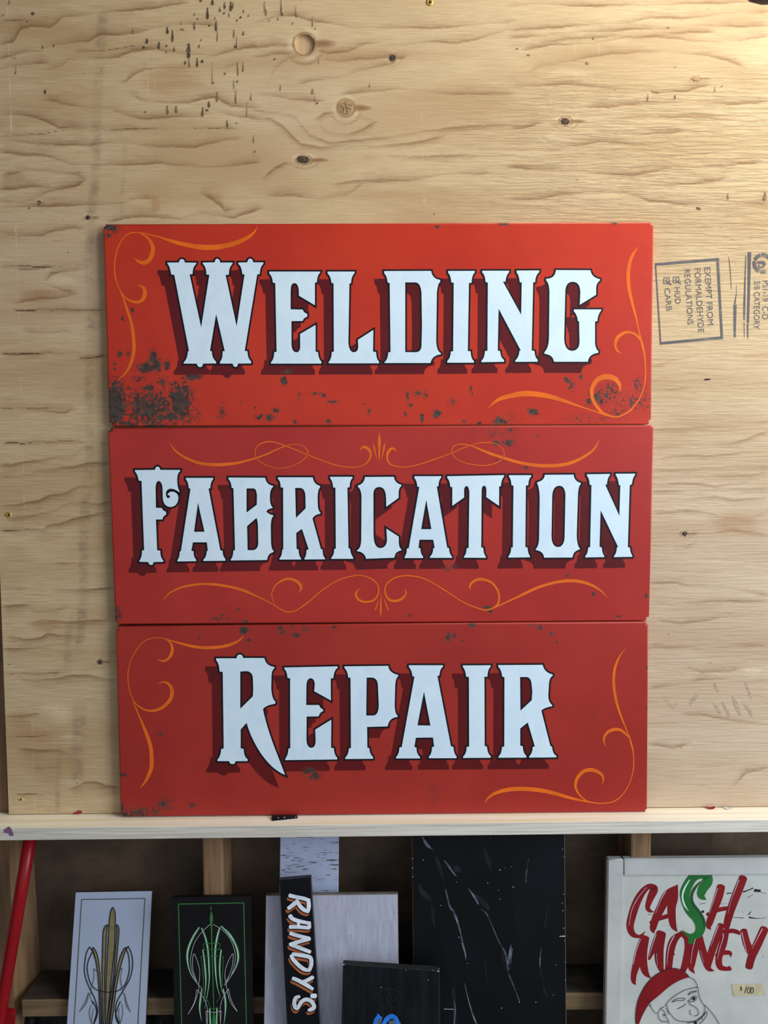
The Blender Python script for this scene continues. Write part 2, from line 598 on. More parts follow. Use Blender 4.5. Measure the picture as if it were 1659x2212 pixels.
for li, (p, k, soft, ck, ups) in enumerate(GR):
    p = sorted(p)
    xs = np.array([a[0] for a in p]); ys = np.array([a[1] for a in p])
    m = (px > xs[0] - 14) & (px < xs[-1] + 14) & (py > ys.min() - 60) & (py < ys.max() + 60)
    x = px[m]
    yy = np.interp(x, xs, ys) + wob1(x, 0.9, 23, li * 1.7)
    sl = np.interp(x, (xs[1:] + xs[:-1]) / 2, np.diff(ys) / np.maximum(np.diff(xs), 1)) if len(xs) > 2 else np.full(x.shape, (ys[1] - ys[0]) / max(1, xs[1] - xs[0]))
    d = (py[m] - yy) / np.sqrt(1 + sl ** 2)
    fade = np.clip(np.minimum(x - xs[0] + 14, xs[-1] + 14 - x) / 26, 0, 1)
    amp = k * fade * (0.75 + 0.35 * np.sin(x / 41 + li * 2.3))
    if ck:
        w = 1.25 + 0.3 * np.sin(x / 17 + li)
        crack[m] = np.maximum(crack[m], k * fade * (.62 + .2 * np.sin(x / 29 + li)) * np.exp(-(d / w) ** 2))
        late[m] = np.maximum(late[m], amp * .5 * np.exp(-np.abs(d) / 6))
    else:
        if ups:
            d = -d
        prof = np.where(d > 0, 0.62 * np.exp(-d / (1.05 * soft)) + .38 * np.exp(-d / 3.5), np.exp(-(d / 1.8) ** 2))
        late[m] = np.maximum(late[m], amp * prof)
for (x, y, rx, ry, a) in TONE:
    e = ((px - x) / rx) ** 2 + ((py - y + 3 * np.sin(px / 19)) / ry) ** 2
    tone += a * np.clip(1.25 - e, 0, 1) * 0.8
for (pl, hw, st) in GREY_BANDS:
    ys = np.array([a[1] for a in pl]); xs = np.array([a[0] for a in pl])
    m = (py > ys[0] - 15) & (py < ys[-1] + 15)
    xx = np.interp(py[m], ys, xs)
    f = np.clip((np.minimum(py[m] - ys[0], ys[-1] - py[m]) + 15) / 30, 0, 1)
    grey_band[m] = np.maximum(grey_band[m], st * f * np.clip(1.6 - np.abs(px[m] - xx) / hw * 1.0, 0, 1))
for (x, y, rx, ry) in KNOTS:
    e = np.sqrt(((px - x) / (rx * 1.0)) ** 2 + ((py - y) / (ry * 1.0)) ** 2)
    tone -= 0.7 * np.exp(-((e - 1.35) / 0.3) ** 2) * (0.55 + .45 * np.sin(np.arctan2(py - y, px - x) * 3 + x))
    late = np.maximum(late, 0.8 * np.exp(-((e - 1.0) / 0.10) ** 2))
    late = np.maximum(late, 0.35 * np.exp(-((e - 1.8) / 0.18) ** 2) * np.clip((py - y) / ry, 0, 1))
    tail = ((px - x - rx * 1.6) / (rx * 1.6)) ** 2 + ((py - y) / (ry * .5)) ** 2
    late = np.maximum(late, 0.8 * np.clip(1 - tail, 0, 1))
for (x, y0, y1, a) in [(16, 0, 300, 1), (28, 350, 500, .7), (34, 480, 700, .9), (44, 800, 1120, .8), (55, 1120, 1300, .6), (68, 1500, 1760, .8), (745, 10, 470, .45), (909, 200, 480, .4), (1240, 20, 480, .45), (1293, 80, 350, .45), (1434, 100, 380, .4), (316, 50, 240, .6), (330, 50, 200, .5), (325, 420, 470, .8), (978, 300, 480, -.3), (650, 0, 0, 0)]:
    m = (py > y0) & (py < y1)
    xx = x + (py[m] - y0) * 0.03
    tone[m] -= a * np.exp(-((px[m] - xx) / 1.4) ** 2) * (0.55 + .45 * np.sin(py[m] / 13))
torn = np.clip((px - 880) / 300, 0, 1) * np.clip((py - 120) / 100, 0, 1) * (1 - .6 * np.clip((py - 480) / 250, 0, 1))
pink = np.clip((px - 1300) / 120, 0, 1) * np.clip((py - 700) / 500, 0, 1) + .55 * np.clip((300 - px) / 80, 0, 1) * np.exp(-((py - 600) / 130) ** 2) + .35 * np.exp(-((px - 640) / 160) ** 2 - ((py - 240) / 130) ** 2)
torn = np.maximum(torn, 0.35 * np.clip((420 - px) / 250, 0, 1))

me = bpy.data.meshes.new('plywood_face')
me.vertices.add(len(V)); me.loops.add(Q.size); me.polygons.add(len(Q))
base_o = np.array([0.0, 0.0, float(ZP0)])
me.vertices.foreach_set('co', (V - base_o).astype(np.float32).ravel())
me.loops.foreach_set('vertex_index', Q.astype(np.int32).ravel())
me.polygons.foreach_set('loop_start', np.arange(0, Q.size, 4, dtype=np.int32))
me.polygons.foreach_set('loop_total', np.full(len(Q), 4, dtype=np.int32))
me.update(calc_edges=True)
for nm, arr in (('late', late), ('crack', crack), ('tone', tone), ('grey_band', grey_band), ('torn', torn), ('pink', pink)):
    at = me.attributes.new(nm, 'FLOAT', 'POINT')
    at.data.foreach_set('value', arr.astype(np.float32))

def attr(nt, nm):
    return N(nt, 'ShaderNodeAttribute', attribute_name=nm).outputs['Fac']

def wood_sheet():
    m, nt, bs = nodes('plywood_veneer')
    fib = noise(nt, 1.0, 6, 0.62, (22, 1, 380))
    fib2 = noise(nt, 1.0, 4, 0.6, (3.2, 1, 95), (3, 0, 1))
    big = noise(nt, 1.0, 3, 0.5, (2.2, 1, 11), (8, 0, 2), 0.4)
    la = attr(nt, 'late')
    rag = noise(nt, 1.0, 5, 0.65, (26, 1, 300), (6, 0, 3))
    lt = math_(nt, 'MULTIPLY', math_(nt, 'ADD', la, math_(nt, 'MULTIPLY', math_(nt, 'SUBTRACT', rag, .5), .75)), ramp(nt, la, .02, .16))
    lt = math_(nt, 'MULTIPLY', lt, math_(nt, 'ADD', 0.75, math_(nt, 'MULTIPLY', fib2, 0.6)))
    col = mix(nt, ramp(nt, fib, .3, .7), lin((193, 167, 129)), lin((211, 187, 149)))
    col = mix(nt, math_(nt, 'MULTIPLY', ramp(nt, big, .38, .7), .8), col, lin((181, 150, 110)))
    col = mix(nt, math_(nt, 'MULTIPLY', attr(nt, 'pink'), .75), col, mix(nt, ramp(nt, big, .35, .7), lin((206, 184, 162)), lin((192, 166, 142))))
    tn = attr(nt, 'tone')
    tnn = math_(nt, 'ADD', tn, math_(nt, 'MULTIPLY', math_(nt, 'SUBTRACT', fib2, .5), 1.2))
    tn = math_(nt, 'MULTIPLY', tnn, math_(nt, 'GREATER_THAN', math_(nt, 'ABSOLUTE', tn), 0.02))
    col = mix(nt, math_(nt, 'MULTIPLY', ramp(nt, tn, 0.05, 1.1), .62), col, lin((172, 130, 90)))
    col = mix(nt, math_(nt, 'MULTIPLY', ramp(nt, math_(nt, 'MULTIPLY', tn, -1.0), 0.05, 1.1), .75), col, lin((226, 204, 168)))
    col = mix(nt, math_(nt, 'MULTIPLY', math_(nt, 'POWER', ramp(nt, lt, 0.0, 1.0), .8), .9), col, lin((134, 96, 60)))
    # torn grain: short dark slivers
    tr = noise(nt, 1.0, 4, 0.6, (12, 1, 175), (1, 0, 5), 0.5)
    hair = noise(nt, 1.0, 4, 0.6, (30, 1, 620), (4, 0, 8))
    col = mix(nt, math_(nt, 'MULTIPLY', ramp(nt, hair, .64, .74), .22), col, lin((140, 108, 74)))
    ta = attr(nt, 'torn')
    sl = math_(nt, 'MULTIPLY', ramp(nt, tr, 0.60, 0.66), ta)
    col = mix(nt, math_(nt, 'MULTIPLY', sl, .5), col, lin((150, 112, 78)))
    # grey scuffs and bands
    sn = noise(nt, 1.0, 5, 0.7, (45, 1, 62), (2, 0, 1))
    sp2 = noise(nt, 1.0, 4, .7, (14, 1, 22), (9, 0, 2))
    st = math_(nt, 'MULTIPLY', math_(nt, 'MULTIPLY', attr(nt, 'grey_band'), ramp(nt, sn, .34, .62)), math_(nt, 'ADD', .35, math_(nt, 'MULTIPLY', ramp(nt, sp2, .4, .62), 1.1)))
    col = mix(nt, math_(nt, 'MULTIPLY', math_(nt, 'ADD', math_(nt, 'MULTIPLY', st, .6), math_(nt, 'MULTIPLY', attr(nt, 'grey_band'), .14)), .55), col, lin((100, 90, 78)))
    sp = noise(nt, 1.0, 2, 0.5, (75, 1, 110), (5, 0, 4))
    col = mix(nt, math_(nt, 'MULTIPLY', ramp(nt, sp, .735, .775), .7), col, lin((112, 84, 58)))
    col = mix(nt, ramp(nt, attr(nt, 'crack'), .1, .75), col, lin((84, 60, 38)))
    nt.links.new(col, bs.inputs['Base Color'])
    bs.inputs['Roughness'].default_value = 0.62
    bs.inputs['Specular IOR Level'].default_value = 0.3
    h = math_(nt, 'ADD', math_(nt, 'MULTIPLY', fib, .35), math_(nt, 'MULTIPLY', ramp(nt, tr, .35, .66), math_(nt, 'MULTIPLY', ta, -1.1)))
    h = math_(nt, 'SUBTRACT', h, math_(nt, 'MULTIPLY', ramp(nt, hair, .62, .74), .15))
    h = math_(nt, 'SUBTRACT', h, math_(nt, 'MULTIPLY', attr(nt, 'crack'), 1.5))
    bump(nt, bs, h, 0.65, 0.0024)
    return m
M_PLY = wood_sheet()
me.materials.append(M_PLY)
ply = empty('plywood_sheet', (0, 0, ZP0))
tag(ply, 'knotty plywood sheet lining the wall behind the red signs', 'plywood')
face = bpy.data.objects.new('veneer_face', me)
COL.objects.link(face); face.parent = ply; face['_o'] = ply['_o']
M_PLYEDGE = plain('plywood_edge', (214, 184, 140), .7, .15, 1.0, sc=(2, 60, 400))
mb = MB(); mb.box(XL, XR, 0.0006, 0.0115, ZP0, wall_back_z1)
# leave the front of the core open at the knot hole: the hole's own plug sits in front of it
mb.v = [Vector(v) for v in mb.v]
for v in mb.v:
    if v.y < 0.005:
        v.y = 0.0085
mb.build('core', M_PLYEDGE, ply)
mb = MB()
for (a, b, c, d) in ((XL, XL + .0004, ZP0, wall_back_z1), (XR - .0004, XR, ZP0, wall_back_z1), (XL, XR, ZP0, ZP0 + .0004), (XL, XR, wall_back_z1 - .0004, wall_back_z1)):
    mb.box(a, b, 0.0, 0.0086, c, d)
mb.build('sheet_edge', M_PLYEDGE, ply, kind='stuff')

# knot hole, with the inner ply showing at its back
M_INNER = plain('inner_ply', (200, 170, 134), .7, .05, 1.0, sc=(420, 1, 12))
vs = []
for y in (0.0, 0.007):
    for j in range(NR):
        a = 2 * math.pi * j / NR
        wob = HR * (1 + 0.02 * math.sin(3 * a + 1) + 0.012 * math.sin(7 * a))
        vs.append((hc.x + math.cos(a) * wob, y, hc.z + math.sin(a) * wob))
mk('knot_hole', vs, [(j, (j + 1) % NR, NR + (j + 1) % NR, NR + j) for j in range(NR)] + [tuple(range(NR, 2 * NR))[::-1]], M_INNER, ply)
# knots
def knot_mat(nm, a, b):
    m, nt, bs = nodes(nm)
    tc = N(nt, 'ShaderNodeTexCoord')
    n1 = noise(nt, 260, 4, .65)
    col = mix(nt, ramp(nt, n1, .35, .65), lin(a), lin(b))
    nt.links.new(col, bs.inputs['Base Color']); bs.inputs['Roughness'].default_value = .8
    bump(nt, bs, n1, .6, .001)
    return m
M_KL = knot_mat('light_knot', (150, 118, 82), (184, 150, 110))
M_KD = knot_mat('dark_knot', (44, 33, 27), (92, 72, 56))
def at(y):
    return lambda p: P(p[0], p[1], y)
def paint(name, shape, y, mat, parent, kind=None):
    return mk(name, [P(a[0], a[1], y - (a[2] if len(a) > 2 else 0)) for a in shape[0]], shape[1], mat, parent, kind=kind)
for (x, y, rx, ry, m, rot) in [(747, 233, 17, 16, M_KL, 0), (848, 125, 7.5, 7.5, M_KD, 0), (655, 345, 14, 8, M_KD, .1), (1221, 262, 10, 7.5, M_KD, .15), (1503, 170, 9, 5.5, M_KL, .1), (190, 470, 5, 5, M_KD, 0),
                               (216, 1430, 5.5, 5, M_KD, 0), (1479, 1153, 6, 4.5, M_KD, 0), (1528, 819.5, 7.5, 2.1, M_KD, -.05), (85, 438, 4, 4.5, M_KD, 0), (97, 198, 2, 3.5, M_KD, .3), (1509, 450, 5, 3, M_KD, .4)]:
    # low dome, its rim level with the veneer
    ring, _ = dot(x, y, rx, ry, 22, rot, .07)
    vs = [P(a, b, -0.0002) for a, b in ring] + [P(x + (a - x) * .8, y + (b - y) * .8, -0.0007) for a, b in ring] + [P(x, y, -0.0009)]
    n = 22
    fs = [(i, (i + 1) % n, n + (i + 1) % n, n + i)[::-1] for i in range(n)] + [(n + i, n + (i + 1) % n, 2 * n)[::-1] for i in range(n)]
    mk('knot', vs, fs, m, ply, smooth=True)
# crack lines in the light knot
paint('knot_check', joined([ribbon(pts3(t, .9), crop(0, 0, 1)) for t in ('737,228 743,234 741,240', '745,224 749,232 758,236', '748,232 750,244 744,248', '752,226 760,228')]), -0.0011, M_KD, ply, 'stuff')
# black drips and flecks
M_INK = plain('black_drip', (94, 78, 64), .5, .25, 300)
M_INK2 = plain('faded_drip', (138, 114, 88), .6, .2, 300)
SH = ([], [])
def drip(cx, cy, s, txt, dark=.55):
    for t in txt.split():
        sh = SH[0] if random.random() < dark else SH[1]
        a = [float(v) for v in t.split(',')]
        x, y = cx + a[0] / s, cy + a[1] / s
        L = a[2] / s; w = (a[3] if len(a) > 3 else 9) * .85 / s
        if L > w * 1.6:
            sh.append(ribbon([(x, y - L / 2, w * .45), (x + random.uniform(-1, 1), y - L * .2, w * .5), (x + random.uniform(-.6, .6), y + L * .25, w), (x, y + L / 2, w * .5)], crop(0, 0, 1), 4, True))
        else:
            sh.append(dot(x, y, w / 2, L / 2, 9, .2, .2))
drip(0, 0, 2.9625, """60,15,25,14 20,99,8 172,137,8 210,85,22,26 850,198,30,10 940,262,30,20 920,303,14,18 1018,290,45,16 1072,195,40,18 1105,230,70,16 1115,315,28,9 1066,293,14,14 1066,335,10,10 1208,310,60,30 1208,345,50,24 1212,405,50,14 1185,400,25,12
 1262,400,55,14 1295,392,25,20 1275,295,20,12 1290,255,12,8 1245,165,50,10 1160,150,14,10 1168,188,10,30 1340,163,12,16 1385,165,60,16 1390,230,70,8 1330,85,70,18 1362,15,30,22 1285,5,12,20 1478,40,60,16 1440,35,40,14 1435,85,14,14 1490,35,40,12 1540,110,14,14 1518,130,16,12 1560,212,24,16 1510,297,16,22
 1497,215,50,10 1515,270,80,5 1360,470,150,4 1365,530,10,14 1390,620,60,14 1338,668,36,16 1298,715,60,14 1325,705,10,28 1072,705,55,16 1130,700,40,22 930,715,14,14 1523,440,90,9 1555,430,60,7 1518,520,14,10 1498,540,60,5 1510,620,90,7 1455,790,46,10 1515,787,8,10 1580,700,100,5 1608,620,50,6
 290,587,22,14 103,440,50,4 100,468,10,12 540,472,8,9 345,290,14,10 95,370,12,10 275,300,20,10 250,1300,20,24 188,1330,16,18 1625,890,50,8 1630,970,12,16 1440,470,14,10 1245,90,18,8 1265,120,12,8 1375,115,20,8 1410,60,30,10 1465,95,24,8 1590,100,16,10 1560,70,20,8""")
drip(550, 0, 2.9625, """65,45,70,9 75,80,40,12 170,40,90,7 178,88,20,12 265,70,70,5 273,100,18,14 245,148,14,10 370,140,70,5 388,183,10,10 410,385,50,4 165,560,40,6 373,585,30,18 385,625,50,4 401,660,14,14 130,378,10,14 735,545,24,6 150,120,20,6 95,130,14,6""")
drip(1100, 0, 2.968, """1067,428,8,8 1215,1335,16,22 438,1152,8,8 1035,1072,6,6 52,312,10,16 125,352,8,26 540,245,14,20 500,405,14,26 680,575,6,10 890,625,50,8 1065,620,25,10 1320,570,40,6 940,590,8,60 1640,1258,50,22 1405,1258,40,10 1275,55,6,6 1020,175,6,30""", .25)
paint('paint_drips', joined(SH[0]), -0.0010, M_INK, ply, 'stuff')
paint('faded_drips', joined(SH[1]), -0.0009, M_INK2, ply, 'stuff')
# stamped marks
M_STAMP = None
def stamp_mat():
    m, nt, bs = nodes('stamp_ink')
    n = noise(nt, 1.0, 4, .6, (30, 1, 260))
    n2 = noise(nt, 25, 3, .6)
    col = mix(nt, ramp(nt, n, .52, .72), lin((88, 86, 90)), lin((150, 134, 112)))
    col = mix(nt, ramp(nt, n2, .45, .7), col, lin((80, 76, 84)))
    nt.links.new(col, bs.inputs['Base Color']); bs.inputs['Roughness'].default_value = .7
    return m
M_STAMP = stamp_mat()
cs = crop(1390, 520, 6.167)
def pc(*a):
    return [cs(*q) for q in a]
fr = []
for q in ([(150, 298), (1005, 228), (1012, 262), (152, 335)], [(970, 228), (1005, 228), (1062, 1300), (1030, 1300)], [(222, 1350), (1060, 1272), (1062, 1308), (220, 1385)], [(152, 320), (170, 320), (240, 1380), (220, 1385)]):
    c = pc(*q)
    fr.append((c, [(0, 1, 2, 3)[::1] if sarea(c) < 0 else (3, 2, 1, 0)]))
paint('stamp_border', joined(fr), -0.0004, M_STAMP, ply, 'stuff')
def stamp_text(t, a, b, cap, nm='stamp_text'):
    A, B = cs(*a), cs(*b)
    d = Vector((B[0] - A[0], B[1] - A[1])).normalized()
    paint(nm, text_shape(t, A, B, cap / 6.167, (-d.y * -1, -d.x)), -0.0004, M_STAMP, ply, 'stuff')
stamp_text('EXEMPT FROM', (812, 355), (856, 1125), 80)
stamp_text('FORMALDEHYDE', (680, 370), (730, 1222), 80)
stamp_text('REGULATIONS', (542, 383), (590, 1118), 78)
stamp_text('HUD', (412, 620), (424, 842), 75)
stamp_text('CARB', (278, 636), (308, 935), 75)
ck = []
for (x, y) in ((440, 522), (312, 533)):
    for q in ([(-42, -38), (-40, 40)], [(-40, 40), (36, 34)], [(36, 34), (32, -42)], [(32, -42), (-42, -38)]):
        ck.append(ribbon([(x + a, y + b, 10) for a, b in q], cs, 2))
    ck.append(ribbon([(x + 10, y - 22, 12), (x - 12, y + 2, 16), (x + 62, y + 52, 18)], cs, 3))
paint('stamp_check', joined(ck), -0.0004, M_STAMP, ply, 'stuff')
stamp_text('PS1-19  C-D', (1592, 530), (1582, 1045), 82)
stamp_text('3/8 CATEGORY', (1474, 535), (1468, 1175), 80)
ba = [ribbon(pts3(t), cs, 3) for t in ('1412,152,48 1405,600,34 1398,900,32 1392,1090,30', '1390,1110,22 1388,1290,12', '1365,200,10 1352,600,20 1345,900,26 1342,1060,16', '1342,1090,9 1345,1290,7',
      '1222,850,42 1218,1080,34 1218,1285,26', '1240,590,3 1238,700,6 1218,840,22', '1132,215,5 1152,330,9 1168,560,8 1172,645,4')]
for k in range(18):
    y = 1050 + k * 14
    ba.append(ribbon([(random.uniform(1385, 1400), y, 12), (random.uniform(1385, 1400), y + 8, 12)], cs, 2))
arc = lambda a0, a1, r, w: ribbon([(1590 + r * math.cos(math.radians(a)), 300 + r * math.sin(math.radians(a)), w) for a in np.linspace(a0, a1, 9)], cs, 3)
ba += [arc(112, 195, 112, 48), arc(203, 255, 112, 48), arc(262, 330, 112, 48), arc(70, 104, 112, 46)]
ba.append(ribbon(pts3('1520,290,36 1600,290,40 1610,330,36'), cs, 3)); ba.append(ribbon(pts3('1540,320,18 1545,350,22 1610,345,20'), cs, 3))
paint('stamp_bars', joined(ba), -0.0004, M_STAMP, ply, 'stuff')
# two faint tool-scrape strokes low right
M_SCR = plain('grey_scrape', (178, 156, 134), .7, .08, 1.0, sc=(40, 1, 200))
c8 = crop(1380, 1230, 4.097)
paint('scrape_marks', joined([ribbon(pts3(t), c8, 4, True) for t in ('455,1210,10 475,1160,36 530,1100,20', '670,1010,20 700,1080,22', '660,1180,12 700,1240,30 725,1285,12', '740,1180,18 800,1290,20', '830,1120,14 870,1220,40 900,1290,16', '945,1010,20 1000,1140,22', '930,1190,14 980,1250,34 1000,1300,12')]), -0.0003, M_SCR, ply, 'stuff')

# brass screws
M_BRASS = plain('brass_screw', (214, 184, 92), .35, .1, 300, metal=0.75)
M_HOLE = plain('screw_recess', (52, 38, 20), .8)
def screw(x, y, r):
    c = P(x, y, 0); R = r / 1660 * 1.383
    n = 20
    prof = [(R, -0.0001), (R * .95, -0.0009), (R * .62, -0.0011), (R * .42, -0.0008)]
    vs = [(c.x + a * math.cos(2 * math.pi * k / n), b, c.z + a * math.sin(2 * math.pi * k / n)) for a, b in prof for k in range(n)]
    fs = [(i * n + k, i * n + (k + 1) % n, (i + 1) * n + (k + 1) % n, (i + 1) * n + k) for i in range(3) for k in range(n)]
    s = mk('screw', vs, fs, M_BRASS, ply, smooth=True)
    st = [(c.x + (R * .45 if k % 2 else R * .25) * math.cos(math.pi * k / 6), -0.0007, c.z + (R * .45 if k % 2 else R * .25) * math.sin(math.pi * k / 6)) for k in range(12)]
    h = mk('screw_recess', st, [tuple(range(12))[::-1]], M_HOLE, s)
for a in ((928, 5, 7.5), (18.5, 1112.5, 7), (45.5, 1727, 4.5)):
    screw(*a)
M_SPL = plain('fresh_splinter', (236, 214, 168), .8)
sp = [ribbon([(45.5 + 4 * math.cos(a), 1727 + 4 * math.sin(a), 2.6), (45.5 + r * math.cos(a), 1727 + r * math.sin(a), .3)], crop(0, 0, 1), 2) for a, r in ((.1, 12), (1.2, 8), (2.0, 11), (3.9, 9), (5.2, 7), (2.8, 6))]
sp += [ribbon([(18 + 6 * math.cos(2.4), 1112 + 6 * math.sin(2.4), 3), (9.5, 1119, 1)], crop(0, 0, 1), 2)]
paint('splinter', joined(sp), -0.0008, M_SPL, ply, 'stuff')
M_SMEAR = plain('red_smear', (150, 52, 50), .6)
paint('red_smear', joined([dot(167, 1756, 10, 3.6, 14, -.2, .15), dot(172, 1754, 6, 3, 10, .1, .1)]), -0.0005, M_SMEAR, ply, 'stuff')

# ------------------------------------------------------------------ framing and sheathing behind
def wood_plain(nm, a, b, sc, rough=.7, c=None):
    m, nt, bs = nodes(nm)
    n1 = noise(nt, 1.0, 4, .6, sc, dist=.3)
    n2 = noise(nt, 1.0, 3, .5, tuple(v * 4.5 for v in sc), (3, 1, 2))
    col = mix(nt, ramp(nt, n1, .33, .67), lin(a), lin(b))
    col = mix(nt, math_(nt, 'MULTIPLY', ramp(nt, n2, .5, .75), .35), col, lin(c or tuple(v * .6 for v in a)))
    nt.links.new(col, bs.inputs['Base Color']); bs.inputs['Roughness'].default_value = rough
    bump(nt, bs, n2, .35, .001)
    return m
M_STUD = wood_plain('stud_wood', (112, 84, 58), (142, 110, 78), (40, 40, 3))
M_SHEATH = wood_plain('sheathing_board', (70, 55, 41), (96, 77, 57), (7, 7, 9))
M_GIRT = wood_plain('blocking_wood', (110, 90, 64), (134, 110, 80), (4, 60, 60))
M_DARKTOP = wood_plain('dusty_dark_top', (48, 44, 40), (64, 58, 52), (6, 40, 40))
M_FLOOR = plain('concrete_floor', (120, 116, 110), .8, .12, 6)
wall = empty('wall_back', (0, YBW, 0)); wall['kind'] = 'structure'
mb = MB(); mb.box(-1.0, 1.0, YBW, YBW + 0.012, 0.0, 2.75)
mb.build('sheathing', M_SHEATH, wall)
xs1 = P(32, 1960, YST).x
def lerp_x(a, b, y, z):
    A, B = P(*a, y), P(*b, y)
    return A.x + (B.x - A.x) * (z - A.z) / (B.z - A.z)
# the corner stud is twisted: its back edge leans to the right
sv = []
for z in (0.0, 2.7):
    zz = z if z < 1 else ZLB + .3
    sv += [(-.80, YST, z), (lerp_x((28, 1818), (35, 2160), YST, zz), YST, z), (lerp_x((40, 1818), (68, 2094), YBW, zz), YBW - .0005, z), (-.80, YBW - .0005, z)]
mb = MB(); mb.add(sv, [(0, 1, 5, 4), (1, 2, 6, 5), (2, 3, 7, 6), (3, 0, 4, 7), (3, 2, 1, 0), (4, 5, 6, 7)]); mb.build('stud', M_STUD, wall)
for (a, b, yy) in ((437, 492, 1870), (1363, 1404, 1825)):
    xa_, xb_ = P(a, yy, YST).x, P(b, yy, YST).x
    mb = MB(); mb.box(xa_, xa_ + .0385, YST, YBW - .0005, 0.0, 2.7, .004); mb.build('stud', M_STUD, wall)
zg = PZ(150, 2160, 0.53).z
zg = CAM.z + ray(150, 2160).z * ((YST + .003 - CAM.y) / ray(150, 2160).y)
zg0 = P(150, 2196, YST + .003).z
spans = [(xs1 + .004, P(437, 1870, YST).x - .0005), (P(437, 1870, YST).x + .039, P(1363, 1825, YST).x - .0005), (P(1363, 1825, YST).x + .039, .99)]
for (a, b) in spans:
    mb = MB(); mb.box(a, b, YST + .003, YBW - .0005, zg0, zg, .002)
    o = mb.build('blocking', M_GIRT, wall)
    mb = MB(); mb.box(a + .002, b - .002, YST + .006, YBW - .001, zg - .0004, zg + .0006); mb.build('blocking_top', M_DARKTOP, o)
M_FADED = plain('faded_print', (74, 56, 40), .8, .2, 200)
def back_text(t, a, b, cap):
    A, B = a, b
    sh_ = text_shape(t, A, B, cap, (0, -1))
    paint('stencil_text', sh_, YBW - .0006, M_FADED, wall, 'stuff')
back_text('80   07   10', (66, 1979), (148, 1979), 13)
paint('stain_outline', joined([ribbon(pts3(t, 2.2), crop(860, 1780, 3.687), 5) for t in ('1620,225 1550,210 1490,250 1465,310 1460,400 1495,440 1500,560 1505,680', '1560,440 1575,560')]), YBW - .0006, M_FADED, wall, 'stuff')
fl = MB(); fl.box(-7, 7, -9, .2, -.03, 0.0)
floor = fl.build('floor', M_FLOOR); floor['kind'] = 'structure'
fl = MB(); fl.box(-2.2, 2.4, -3.0, .2, 2.80, 2.83)
o = fl.build('sun_block_slab', M_STUD); o['kind'] = 'structure'  # unseen slab added overhead to keep the sun off the back wall
fl = MB(); fl.box(-1.62, -1.58, -2.6, .1, 0, 2.8)
o = fl.build('light_block_left', M_SHEATH); o['kind'] = 'structure'  # unseen upright added to hold back light from the left

# ------------------------------------------------------------------ ledge board
def ledge_mat():
    m, nt, bs = nodes('pale_pine')
    g_ = noise(nt, 1.0, 4, .6, (1.6, 60, 60), dist=.4)
    r_ = noise(nt, 1.0, 4, .6, (7, 300, 420))
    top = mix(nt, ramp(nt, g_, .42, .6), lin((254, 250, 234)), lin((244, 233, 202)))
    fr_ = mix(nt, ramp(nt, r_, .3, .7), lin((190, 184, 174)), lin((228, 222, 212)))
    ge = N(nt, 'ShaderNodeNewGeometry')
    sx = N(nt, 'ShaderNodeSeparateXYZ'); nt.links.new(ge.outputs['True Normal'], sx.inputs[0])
    col = mix(nt, ramp(nt, sx.outputs['Z'], .4, .7), fr_, top)  # upward face tinted paler than the front, overhead lamplight put into the colour
    nt.links.new(col, bs.inputs['Base Color']); bs.inputs['Roughness'].default_value = .65
    bump(nt, bs, r_, .4, .001)
    return m
M_LEDGE = ledge_mat()
ledge = empty('ledge_board', (0, -.02, ZLB))
tag(ledge, 'pale narrow pine board ledge carrying the three red signs', 'ledge')
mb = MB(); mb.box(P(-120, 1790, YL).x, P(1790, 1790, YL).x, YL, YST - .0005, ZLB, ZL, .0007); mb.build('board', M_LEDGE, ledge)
M_PUR = plain('purple_tape', (128, 92, 130), .6)
def flat(pl, y, nm, mat, par):
    c = parse(pl[0], pl[1]); s_ = fill([c]); return paint(nm, s_, y, mat, par)
flat(("30,208 75,178 95,195 118,258 82,260 75,240 35,232", crop(0, 1740, 3.95)), YL - .0005, 'purple_mark', M_PUR, ledge)

# ------------------------------------------------------------------ the three red sheet-metal signs
R1 = """250,874,24,52,1.5 322,880,62,46,1.0 315,862,48,22,.8 388,868,30,44,1.1 362,900,50,20,.8 318,795,24,12,1.1 331,776,8,18,1.3 340,790,9,18,1.1 361,790,8,14,1 418,815,22,8,1.2 258,764,6,7,1 276,763,4,6,1 247,786,5,3,.8
 247,797,4,3,.8 286,670,4,5,1.2 265,688,3,6,1 240,490,18,13,.9 232,505,8,10,.6 613,822,7,10,1.4 620,803,12,5,.7 300,820,18,8,.6 350,825,14,12,.7 375,830,24,8,.4 400,840,8,14,1 322,840,12,14,.9 270,915,40,8,.9 300,850,16,10,.6
 581,901,12,8,.9 480,888,8,16,.6 638,910,7,4,.9 709,911,6,7,.9 797,888,4,8,.8 911,901,5,11,1.2 944,894,9,9,1 1002,910,5,4,1 1035,914,6,4,1 1076,908,13,9,1.1 1092,910,6,6,.9 1151,890,12,9,1.1 1108,900,16,10,.3 1313,857,34,30,.55
 1288,858,9,16,1.2 1310,855,7,7,1.3 1272,868,6,7,1.1 1299,868,6,7,1 1318,838,16,14,.5 1224,821,6,7,1 1235,831,7,12,.6 1255,815,5,6,.8 1379,833,12,16,.5 1362,872,34,20,.5 1330,890,34,14,.45 945,491,8,4,1.2 1088,484,14,5,.9 1328,481,8,4,1.1
 699,855,5,4,.9 680,850,14,4,.6 720,868,12,4,.6 786,873,3,3,1 647,857,5,9,.5 880,855,4,14,.6 886,878,4,9,.7 918,852,6,9,.8 903,850,14,6,.5 978,868,10,8,.5 1017,837,3,9,.8 1020,850,3,4,.8 875,896,4,6,.8 560,902,10,6,.7 596,888,8,6,.6 1290,905,40,8,.3
 330,920,30,5,.8 520,870,4,3,.8 551,882,3,6,.8"""
